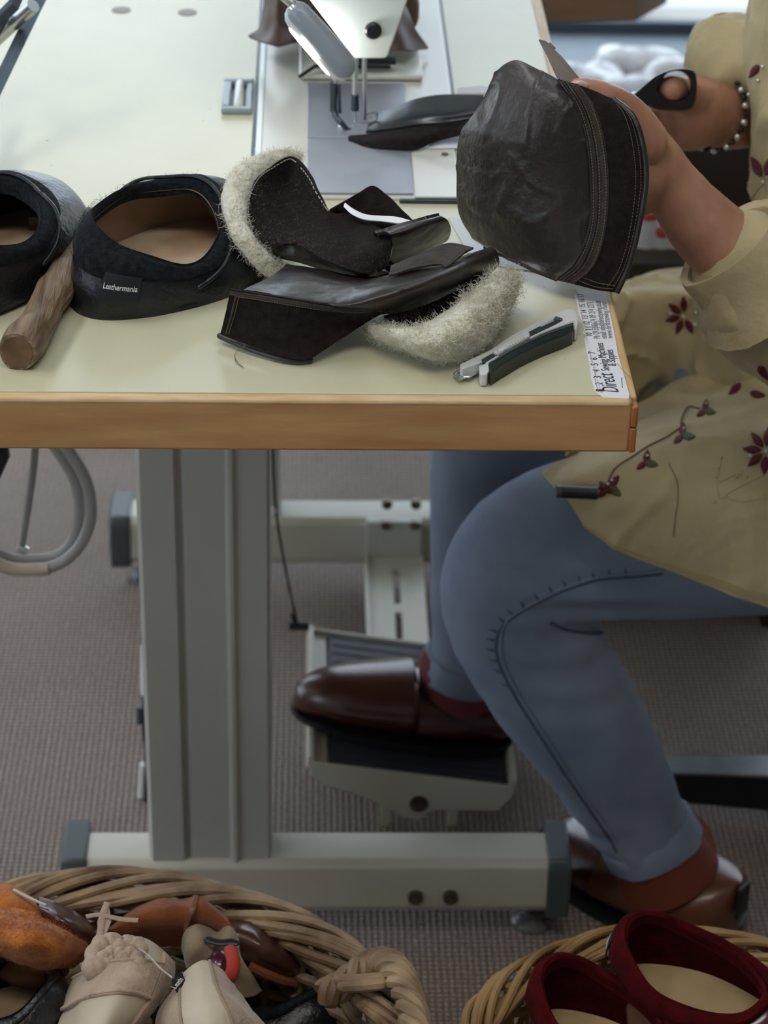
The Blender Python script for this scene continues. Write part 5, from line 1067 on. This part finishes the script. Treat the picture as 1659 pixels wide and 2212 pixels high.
# stool
stl = thing('stool', 'low stool with silver-topped black star legs behind the near trouser leg', 'stool', V((.375, .50, 0)))
mb = MB(); mb.tube([V((.375, .50, z)) for z in (.355, .36, .40, .408)], [.17, .185, .185, .16], 40); part('seat', mb, M['black'], stl)
mb = MB(); mb.cyl(V((.375, .50, .06)), V((.375, .50, .36)), .024); part('gas_column', mb, M['black'], stl)
a1 = PZ(1452, 1655, .055); dr = (V((a1.x, a1.y, 0)) - V((.375, .50, 0))); an0 = math.atan2(dr.y, dr.x)
for k in range(5):
    an = an0 + k * 2 * PI / 5; mt = Matrix.Translation(V((.375, .50, 0))) @ Matrix.Rotation(an, 4, 'Z')
    rg = [[mt @ V((x, s_ * w_, z)) for s_, z in ((-1, z0), (-1, z1), (1, z1), (1, z0))] for x, w_, z0, z1 in ((.015, .022, .030, .085), (.12, .020, .024, .068), (.25, .016, .018, .054))]
    mb = MB(); mb.rings(rg); lg = part('leg', mb, M['black'], stl, bevel=.003, smooth=30)
    rg = [[mt @ V((x, s_ * w_, z)) for s_, z in ((-1, z0), (-1, z1), (1, z1), (1, z0))] for x, w_, z0, z1 in ((.015, .0205, .084, .088), (.12, .0185, .067, .071), (.248, .0148, .053, .057))]
    mb = MB(); mb.rings(rg); part('silver_strip', mb, M['steel'], lg, bevel=.001, label='silver strip on top of the leg')
    mb = MB(); mb.cyl(mt @ V((.235, 0, 0)), mt @ V((.235, 0, .02)), .013, 16); part('glide', mb, M['black'], lg)

# ================================================================== background
bt = thing('wooden_table', 'brown wooden tabletop with a cut corner seen beyond the machine table, top edge', 'table', V((.1, 1.4, 0)))
c_ = [PZ(1120, 50, .60), PZ(1374, 46, .60), PZ(1440, 8, .60), PZ(1445, -60, .60), PZ(1120, -60, .60)]
mb = MB(); mb.prism(c_, (0, 0, .036)); part('tabletop', mb, M['board'], bt, bevel=.002)
mb = MB(); mb.prism([p + V((0, 0, .0362)) for p in c_], (0, 0, .002)); part('laminate_top', mb, M['column'], bt)
for q in ((1340, 25), (1400, -50)):
    p = PZ(*q, .60); mb = MB(); mb.box((p.x - .02, p.y, 0), (p.x + .02, p.y + .04, .60)); 
    p = None
lt = thing('low_table', 'low dark-edged table carrying plastic-wrapped bundles beyond the hands', 'table', PZ(1400, 130, 0))
zt = .32
a, b = PZ(1205, 290, zt), PZ(1215, 52, zt)
y0_, y1_ = PZ(1400, 262, zt).y, PZ(1400, 66, zt).y
mb = MB(); mb.box((a.x - .02, y0_, zt - .025), (a.x + .85, y1_, zt)); part('tabletop', mb, M['bag_grey'], lt, bevel=.003)
mb = MB(); mb.box((a.x - .02, y1_ - .02, zt), (a.x + .85, y1_, zt + .02)); part('back_rail', mb, M['dark_steel'], lt, bevel=.002)
for x_, y_ in ((a.x + .02, y0_ + .04), (a.x + .02, y1_ - .05), (a.x + .80, y0_ + .04), (a.x + .80, y1_ - .05)):
    mb = MB(); mb.box((x_ - .015, y_ - .015, 0), (x_ + .015, y_ + .015, zt - .025)); part('leg', mb, M['frame'], lt)
for k, (px, py, r_, sx_, lab) in enumerate(((1270, 165, .042, 1.5, 'leftmost'), (1370, 185, .040, 1.6, 'nearest'), (1470, 165, .042, 1.5, 'rightmost'), (1370, 125, .040, 1.8, 'backmost'))):
    c = PZ(px, py, zt + .035); mb = MB(); mb.ball(V((c.x, c.y, zt + r_ * .62)), r_, 40, 24, (sx_, 1.2, .62), wob=.5, ws=16); single('wrapped_bundle', mb, M['plastic_bag'], 'clear plastic-wrapped bundle on the low table, %s of the four' % lab, 'bundle', group='plastic bundles on the low table')
c = PZ(1400, 238, zt); mb = MB(); mb.tube([V((c.x, c.y, zt)), V((c.x, c.y, zt + .002)), V((c.x, c.y, zt + .04)), V((c.x, c.y, zt + .041))], [.035, .038, .045, .041], 32); single('tub', mb, M['bag_grey'], 'blue-grey plastic tub on the low table just behind the hand', 'tub')
shf = thing('shelf', 'dark wooden shelf with small pots, seen in the gap under the forearm', 'shelf', PY(1440, 560, .92))
e0 = PY(1360, 552, .90); e1 = PY(1560, 548, .90)
mb = MB(); mb.box((e0.x - .05, .88, e0.z - .018), (e1.x + .1, 1.02, e0.z)); part('board', mb, M['shelf'], shf, bevel=.001)
for x_ in (e0.x - .045, e1.x + .09): mb = MB(); mb.box((x_, .89, 0), (x_ + .012, 1.01, e0.z - .018)); part('side_panel', mb, M['shelf'], shf)
mb = MB(); mb.box((e0.x - .05, 1.02, 0), (e1.x + .1, 1.03, e0.z + .10)); part('back_panel', mb, M['shelf'], shf)
for k, (px, m_, nm, h_) in enumerate(((1392, 'potw', 'white pot with red lid', .034), (1424, 'potw', 'white pot with red spot', .040), (1456, 'potw', 'white pot with green lid', .036), (1486, 'potr', 'red pot', .042), (1506, 'potb', 'blue pot', .030), (1530, 'poty', 'yellow pot', .034))):
    p = PY(px, 545, .93); q = V((p.x, .93, e0.z)); t0 = thing('paint_pot', nm + ' on the dark shelf under the forearm', 'pot', q, group='pots on the dark shelf')
    mb = MB(); mb.tube([q, q + V((0, 0, h_))], .0135, 18); part('pot_body', mb, M[m_], t0)
    mb = MB(); mb.tube([q + V((0, 0, h_)), q + V((0, 0, h_ + .008))], .0145, 18); part('lid', mb, M[['potr', 'potw', 'potg', 'potr', 'potb', 'poty'][k]], t0)
    if k == 1: mb = MB(); mb.ball(q + V((0, -.012, .02)), .008, 12, 8, (1, .4, 1)); part('red_spot', mb, M['potr'], t0)

# ================================================================== wicker baskets
def basket(label, cx, cy, Rr, zr, m, nstr=12, twist=5, rr=.0043, bund=.0165, loc_handle=None, flat=.62):
    root = thing('wicker_basket', label, 'basket', V((cx, cy, 0)))
    C0 = V((cx, cy, 0))
    N_ = 220
    mb = MB()
    for k in range(nstr):
        ph = 2 * PI * k / nstr; pts = []; rad = []
        for i in range(N_):
            t = 2 * PI * i / N_; a = ph + twist * t + .35 * math.sin(3 * t + k * 1.7)
            d_ = bund * (1.0 + .12 * math.sin(2 * t + k)); pts.append(C0 + V(((Rr - .012 + d_ * math.cos(a)) * math.cos(t), (Rr - .012 + d_ * math.cos(a)) * math.sin(t), zr - .014 + d_ * math.sin(a) * flat)))
            rad.append(rr * (1 + .16 * noise.noise(V((k * 3.1, t * 3, 0)))))
        mb.tube(pts, rad, 8, closed=True)
    part('rim', mb, M[m], root)
    H_ = zr - .028; ns = 44
    mb = MB()
    nr_ = int(H_ / .0105)
    for r_ in range(nr_):
        z = .010 + r_ * H_ / nr_; fr = z / H_; rad0 = Rr * (.80 + .14 * fr ** .7) ; pts = []
        for i in range(ns * 4):
            t = 2 * PI * i / (ns * 4); w_ = .0042 * math.cos(ns / 2 * t + PI * (r_ % 2)) ; pts.append(C0 + V(((rad0 + w_) * math.cos(t), (rad0 + w_) * math.sin(t), z + .0012 * math.sin(t * 5 + r_))))
        mb.tube(pts, .0043, 6, closed=True)
    part('woven_wall', mb, M[m], root)
    mb = MB()
    for k in range(ns):
        t = 2 * PI * (k + .0) / ns; pts = []
        for j in range(5):
            fr = j / 4; rad0 = Rr * (.80 + .14 * fr ** .7); pts.append(C0 + V((rad0 * math.cos(t), rad0 * math.sin(t), .005 + fr * (H_ + .01))))
        mb.tube(pts, .0040, 6)
    part('stakes', mb, M[m], root, stuff=True)
    mb = MB(); mb.tube([C0 + V((0, 0, .002)), C0 + V((0, 0, .010))], Rr * .82, 60); part('base', mb, M[m], root)
    return root
c1x, c1y, R1, Z1 = PZ(235, 1895, .30).x, -.195, .262, .305
bk = basket('large wicker basket at lower left heaped with slippers, twisted handle on its right', c1x, c1y, R1, Z1, 'wicker')
# twisted handle at the right side
mb = MB(); hc = [PZ(700, 2150, .29), PZ(745, 2125, .300), PZ(800, 2085, .306), PZ(845, 2085, .316), PZ(875, 2130, .320), PZ(893, 2190, .320), PZ(900, 2260, .316), PZ(880, 2330, .306), PZ(840, 2370, .296)]
path = smooth_path(hc, 90)
for k in range(4):
    pts = []
    for i, p in enumerate(path):
        t = (path[min(i + 1, 89)] - path[max(i - 1, 0)]).normalized(); s1 = t.cross(V((0, 0, 1))).normalized(); s2 = s1.cross(t); a = k * PI / 2 + i * .30
        pts.append(p + (s1 * math.cos(a) + s2 * math.sin(a)) * .0072)
    mb.tube(pts, .0060, 8)
part('handle', mb, M['wicker'], bk)
mb = MB()
for k, q in enumerate((((735, 2118), (775, 2118), (835, 2112)), ((740, 2132), (780, 2130), (825, 2125)))): mb.tube(smooth_path([PZ(x, y, .314) for x, y in q], 10), .005, 8, round_end=True)
part('handle_binding', mb, M['wicker'], bk)
c2x, c2y, R2, Z2 = PZ(1428, 1984, .28).x, -.154, .184, .283
bk2 = basket('smaller golden wicker basket at lower right holding two dark red slippers', c2x, c2y, R2, Z2, 'wicker_gold', nstr=9, twist=4, rr=.0034, bund=.0125)

# ---- slippers in the left basket
def q_(hx, hy, hz, tx, ty, tz, roll=0):
    h_, t2 = PZ(hx, hy, hz), PZ(tx, ty, tz); d = t2 - h_; pit = -math.degrees(math.atan2(d.z, math.hypot(d.x, d.y))); c = (h_ + t2) / 2
    yaw = math.atan2(d.y, d.x); return Matrix.Translation(c) @ Matrix.Rotation(yaw, 4, 'Z') @ Matrix.Rotation(R(pit), 4, 'Y') @ Matrix.Rotation(R(roll), 4, 'X'), d.length
G1 = 'slippers heaped in the left basket'
def bslip(lab, args, **k):
    mt, L_ = q_(*args); return slipper('slipper', lab, mt, L=L_, group=G1, **k)
PZr = lambda rows: rows5(rows, PZ)
osl = thing('slipper', 'bright orange suede slipper at the left rim of the large basket', 'slipper', PZ(70, 2040, .22), group=G1)
O1 = Sheet(PZr([[(-90, 1950, .300), (-20, 1955, .320), (40, 1968, .330), (95, 1985, .326), (150, 2005, .312)],
    [(-100, 1985, .310), (-20, 1990, .338), (50, 2000, .348), (120, 2010, .340), (188, 2030, .308)],
    [(-100, 2030, .306), (-20, 2035, .334), (50, 2042, .346), (125, 2050, .336), (195, 2060, .298)],
    [(-90, 2070, .280), (-10, 2072, .306), (50, 2082, .312), (115, 2090, .304), (165, 2092, .280)]]), .004, 26, .0016, 90)
mb = MB(); O1.build(mb, 70, 50, .010); O1.fuzz(mb, 2500, .005, .00012, (0, 1), (0, 1), .6, .6); part('suede_heel', mb, M['orange_suede'], osl)
O2 = Sheet(PZr([[(-90, 1915, .300), (-20, 1900, .318), (30, 1915, .322), (70, 1940, .318)], [(-90, 1935, .305), (-20, 1930, .325), (35, 1940, .330), (85, 1965, .322)], [(-90, 1960, .298), (-20, 1962, .320), (40, 1972, .326), (100, 1990, .316)]]), .003, 30)
mb = MB(); O2.build(mb, 40, 24, .006); part('suede_collar', mb, M['orange_suede'], osl)
O3 = Sheet(PZr([[(85, 1938, .322), (120, 1948, .326), (160, 1965, .322), (195, 1990, .310)], [(85, 1958, .328), (122, 1975, .334), (165, 1998, .326), (208, 2022, .304)], [(90, 1980, .324), (125, 2000, .328), (165, 2022, .318), (204, 2045, .298)]]), .002, 40)
mb = MB(); O3.build(mb, 40, 24, .008); part('shiny_vamp', mb, M['brown_patent'], osl)
mb = MB(); mb.tube(smooth_path([PZ(x, y, .333) for x, y in ((30, 1922), (60, 1938), (100, 1956))], 16), .0012, 8); part('white_edge', mb, M['pale_thread'], osl)
O4 = Sheet(PZr([[(-90, 2060, .292), (-10, 2070, .302), (60, 2085, .304), (150, 2098, .290)], [(-90, 2095, .276), (-10, 2108, .286), (60, 2120, .288), (130, 2122, .276)], [(-90, 2125, .250), (-10, 2135, .255), (60, 2140, .258), (120, 2135, .252)]]), .002, 40)
mb = MB(); O4.build(mb, 40, 24, .005); part('tan_side', mb, M['tan_leather'], osl)
rsl = thing('slipper', 'rust suede slipper with an upright fold against the inside back of the large basket', 'slipper', PZ(370, 2010, .22), group=G1)
O5 = Sheet(PZr([[(232, 2008, .290), (285, 1968, .304), (345, 1942, .310), (402, 1944, .308), (428, 1934, .316), (490, 1978, .304)],
    [(245, 2010, .292), (295, 1985, .306), (350, 1968, .314), (404, 1966, .312), (440, 1962, .318), (500, 2000, .306)],
    [(250, 2030, .280), (300, 2015, .292), (350, 2005, .298), (402, 2000, .298), (445, 2000, .300), (505, 2035, .288)],
    [(260, 2060, .255), (305, 2050, .262), (350, 2045, .266), (402, 2045, .266), (450, 2045, .266), (510, 2065, .258)]]), .002, 34)
mb = MB(); O5.build(mb, 60, 40, .006); part('suede_upper', mb, M['rust_suede'], rsl)
mb = MB(); mb.tube(smooth_path([PZ(x, y, z) for x, y, z in ((424, 1936, .318), (416, 1965, .318), (406, 1990, .306), (402, 2010, .298))], 16), .0026, 8, flat=.6); part('fold_edge', mb, M['tan_leather'], rsl)
dsl = thing('slipper', 'dark brown leather slipper with rust edge at the right inside of the large basket', 'slipper', PZ(570, 2050, .20), group=G1)
O6 = Sheet(PZr([[(470, 1978, .290), (510, 1985, .296), (550, 1995, .296), (600, 2022, .286), (640, 2055, .270)],
    [(470, 2005, .296), (515, 2015, .302), (560, 2030, .302), (608, 2055, .290), (648, 2085, .268)],
    [(480, 2045, .284), (520, 2055, .290), (565, 2070, .288), (610, 2090, .276), (645, 2108, .256)],
    [(490, 2095, .250), (530, 2105, .254), (570, 2112, .252), (610, 2122, .244), (640, 2130, .232)]]), .003, 30, .001, 90)
mb = MB(); O6.build(mb, 60, 40, .006); part('upper', mb, M['brown_patent'], dsl)
mb = MB(); O6.ridge(mb, [(.35, .80), (.7, .84), (1, .80)], 30, .0045, .002); part('rust_edge', mb, M['rust_suede'], dsl)
ca = thing('slipper', 'cream slipper with gathered suede opening and seamed toe, toe towards the bottom edge', 'slipper', PZ(250, 2130, .25), group=G1)
A_ = Sheet(PZr([[(196, 2070, .300), (225, 2042, .318), (262, 2024, .326), (310, 2026, .322), (350, 2050, .312), (372, 2072, .296)],
    [(160, 2125, .296), (205, 2098, .324), (260, 2085, .336), (310, 2085, .332), (350, 2092, .318), (370, 2108, .294)],
    [(136, 2185, .290), (188, 2160, .322), (245, 2150, .336), (290, 2150, .330), (325, 2155, .314), (345, 2160, .290)],
    [(120, 2245, .282), (170, 2235, .314), (215, 2230, .326), (255, 2225, .320), (285, 2215, .306), (305, 2210, .286)],
    [(125, 2320, .262), (155, 2330, .280), (190, 2330, .285), (220, 2320, .280), (245, 2300, .270), (262, 2285, .262)]]), .0016, 40)
mb = MB(); A_.build(mb, 60, 60, .010); part('toe_cap', mb, M['cream_leather'], ca)
def over(S_, u0, u1, v0, v1, lift, n=6):
    return Sheet([[(lambda q: q[0] + q[1] * lift)(S_(u0(v) + (u1(v) - u0(v)) * i / n, v)) for i in range(n + 1)] for v in [v0 + (v1 - v0) * j / 8 for j in range(9)]], .0006, 120)
ob = over(A_, lambda v: 0.0, lambda v: .80 - .1 * v, .22, .50, .0022); mb = MB(); ob.build(mb, 50, 24, .003); part('suede_band', mb, M['beige_suede'], ca)
mb = MB(); ob.ridge(mb, [(0, 1), (.3, .94), (.7, .94), (1, 1)], 40, .0016, .0002); ob.ridge(mb, [(0, 0), (.5, .02), (1, 0)], 40, .0014, .0002); part('band_seam', mb, M['beige_suede'], ca)
o2 = over(A_, lambda v: .80 - .06 * v, lambda v: 1.0, .06, .95, .0026); mb = MB(); o2.build(mb, 16, 60, .004); part('side_binding', mb, M['beige_suede'], ca)
for k, (pts, r_) in enumerate(((((200, 2095), (202, 2062), (225, 2040), (250, 2036)), .0075), (((240, 2034), (262, 2048), (285, 2038), (305, 2050)), .0070), (((212, 2092), (225, 2068), (250, 2062), (268, 2074)), .0070), (((255, 2086), (272, 2066), (292, 2068), (296, 2086)), .0068), (((228, 2090), (245, 2080), (262, 2090)), .0060))):
    q = smooth_path([PZ(x, y, .330) for x, y in pts], 22); mb = MB(); mb.tube(q, [r_ * (1 + .12 * math.sin(i * 1.1 + k)) for i in range(22)], 16, round_end=True, wob=.25); part('gathered_fold', mb, M['beige_suede'], ca)
mb = MB(); mb.tube(smooth_path([PZ(x, y, .340) for x, y in ((300, 2048), (322, 2065), (345, 2090), (372, 2112))], 20), .0007, 6); part('thread_end', mb, M['pale_thread'], ca)
cbk = thing('slipper', 'cream slipper with smooth heel strip between suede sides and small black tag', 'slipper', PZ(450, 2160, .25), group=G1)
B_ = Sheet(PZr([[(372, 2140, .300), (392, 2112, .318), (415, 2094, .328), (440, 2082, .330), (470, 2094, .322), (498, 2115, .305)],
    [(345, 2180, .296), (380, 2160, .322), (415, 2145, .336), (450, 2135, .340), (490, 2145, .330), (530, 2170, .300)],
    [(335, 2230, .290), (380, 2220, .322), (425, 2210, .340), (470, 2200, .344), (525, 2205, .330), (572, 2215, .298)],
    [(345, 2320, .270), (395, 2320, .300), (445, 2310, .316), (500, 2300, .318), (555, 2300, .305), (610, 2300, .275)]]), .0018, 34)
mb = MB(); B_.build(mb, 60, 50, .010); part('suede_side', mb, M['beige_suede'], cbk)
ob = over(B_, lambda v: .26 + .05 * v, lambda v: .66 + .03 * v, .0, 1, .0024); mb = MB(); ob.build(mb, 24, 50, .003); part('heel_strip', mb, M['cream_leather'], cbk)
ob2 = over(B_, lambda v: .68, lambda v: .99, .0, .95, .0018); mb = MB(); ob2.build(mb, 20, 50, .003); part('side_flap', mb, M['beige_suede'], cbk)
mb = MB(); ob.ridge(mb, [(1, 0), (1, .5), (1, 1)], 40, .0014, .0004); ob.ridge(mb, [(0, 0), (0, .5), (0, 1)], 40, .0012, .0004); part('strip_seam', mb, M['taupe'], cbk)
tg_ = [PZ(x, y, .330) for x, y in ((370, 2118), (392, 2098), (402, 2122), (382, 2142))]
mb = MB(); mb.prism(tg_, (0, 0, -.0015)); tgo = part('brand_tag', mb, M['black'], cbk, label='small black tag with white lettering')
text_on('Leath', PZ(380, 2136, .3304), PZ(397, 2116, .3304), M['white_print'], tgo, size=.0065)
bslip('black slipper at the bottom left corner in front of the orange one', (-60, 2190, .262, 120, 2290, .245, 0), W=.11, hh=.06, hf=.058, up='black_leather', collar='black_leather', rough_amp=.003)
bslip('black leather slipper low in the basket under the handle', (560, 2170, .19, 700, 2330, .19, 0), W=.11, hh=.06, hf=.06, rough_amp=.003)
bslip('black leather slipper deep in the basket below the cream pair', (300, 2190, .13, 540, 2230, .13, 0), W=.11, hh=.06, hf=.06, rough_amp=.003)
# taupe folded slipper with red sole
tpz = thing('slipper', 'folded taupe suede slipper with black strap and red sole showing, in the basket centre', 'slipper', PZ(470, 2110, .24), group=G1)
TS = Sheet(rows5([[(392, 2050, .288), (400, 2015, .300), (425, 1998, .306), (452, 2004, .300), (470, 2014, .296), (492, 2002, .304), (515, 2030, .300)],
                  [(396, 2075, .292), (410, 2050, .308), (432, 2035, .312), (455, 2040, .300), (475, 2050, .304), (500, 2050, .306), (522, 2065, .300)],
                  [(405, 2105, .286), (425, 2085, .298), (448, 2075, .300), (470, 2080, .300), (495, 2095, .300), (520, 2100, .298), (545, 2105, .288)],
                  [(420, 2165, .262), (445, 2150, .272), (470, 2140, .278), (500, 2150, .280), (525, 2155, .276), (550, 2150, .266), (566, 2140, .255)]], PZ), .0035, 30)
mb = MB(); TS.build(mb, 50, 40, .008); part('folded_upper', mb, M['taupe'], tpz)
mb = MB(); mb.tube(smooth_path([PZ(x, y, .312) for x, y in ((450, 2030), (475, 2036), (500, 2034), (510, 2036))], 12), .0036, 10, flat=.5, round_end=True); part('strap', mb, M['black'], tpz)
mb = MB(); mb.tube(smooth_path([PZ(x, y, z) for x, y, z in ((498, 2055, .316), (504, 2075, .318), (502, 2100, .314), (490, 2118, .306))], 14), [.0055] * 14, 12, round_end=True); part('red_sole', mb, M['red_rubber'], tpz)
mb = MB(); mb.ball(PZ(474, 2082, .296), .012, 18, 12, (.9, 1.1, .8)); part('plum_heel', mb, M['wine_patent'], tpz)
# ribbon tie
rb = thing('ribbon_tie', 'thin white ribbon tie between the orange and rust slippers', 'ribbon', PZ(235, 2000, .30))
for q in (((186, 1980), (215, 1976), (260, 1985), (298, 1988)), ((232, 1950), (222, 1975), (214, 2028))):
    mb = MB(); mb.tube(smooth_path([PZ(x, y, .318) for x, y in q], 14), .0026, 8, flat=.3, up=(0, 0, 1)); part('ribbon', mb, M['beige_suede'], rb)
mb = MB(); mb.prism([PZ(x, y, .317) for x, y in ((226, 1946), (236, 1960), (240, 1990), (224, 2030), (212, 2030), (210, 1990))], (0, 0, -.001)); part('ribbon_tail', mb, M['beige_suede'], rb)
# ---- slippers in the right basket
G1 = 'dark red slippers in the right basket'
WK = dict(up='wine_patent', collar='wine_suede', lining='wine_suede', insole='insole_pale', collar_drop=.55, rough_amp=.0022, open_len=.36, xo=-.08, open_w=.38, thick=2.2)
bslip('dark red suede slipper with plum heel and lettered tag, uppermost in the right basket', (1335, 2112, .262, 1720, 2340, .262, 4), W=.098, hh=.070, hf=.060, tag='Leathermania', tag_t=190, tag_v=.62, tag_off=.001, **WK)
bslip('dark red suede slipper nearest the left rim of the right basket', (1160, 2205, .245, 1480, 2450, .245, 0), W=.094, hh=.070, hf=.060, tag='Leathermania', tag_t=160, tag_v=.7, **WK)
bslip('dark red slipper mostly hidden at the bottom of the right basket', (1110, 2270, .13, 1330, 2400, .13, 0), W=.10, hh=.06, hf=.06, **WK)
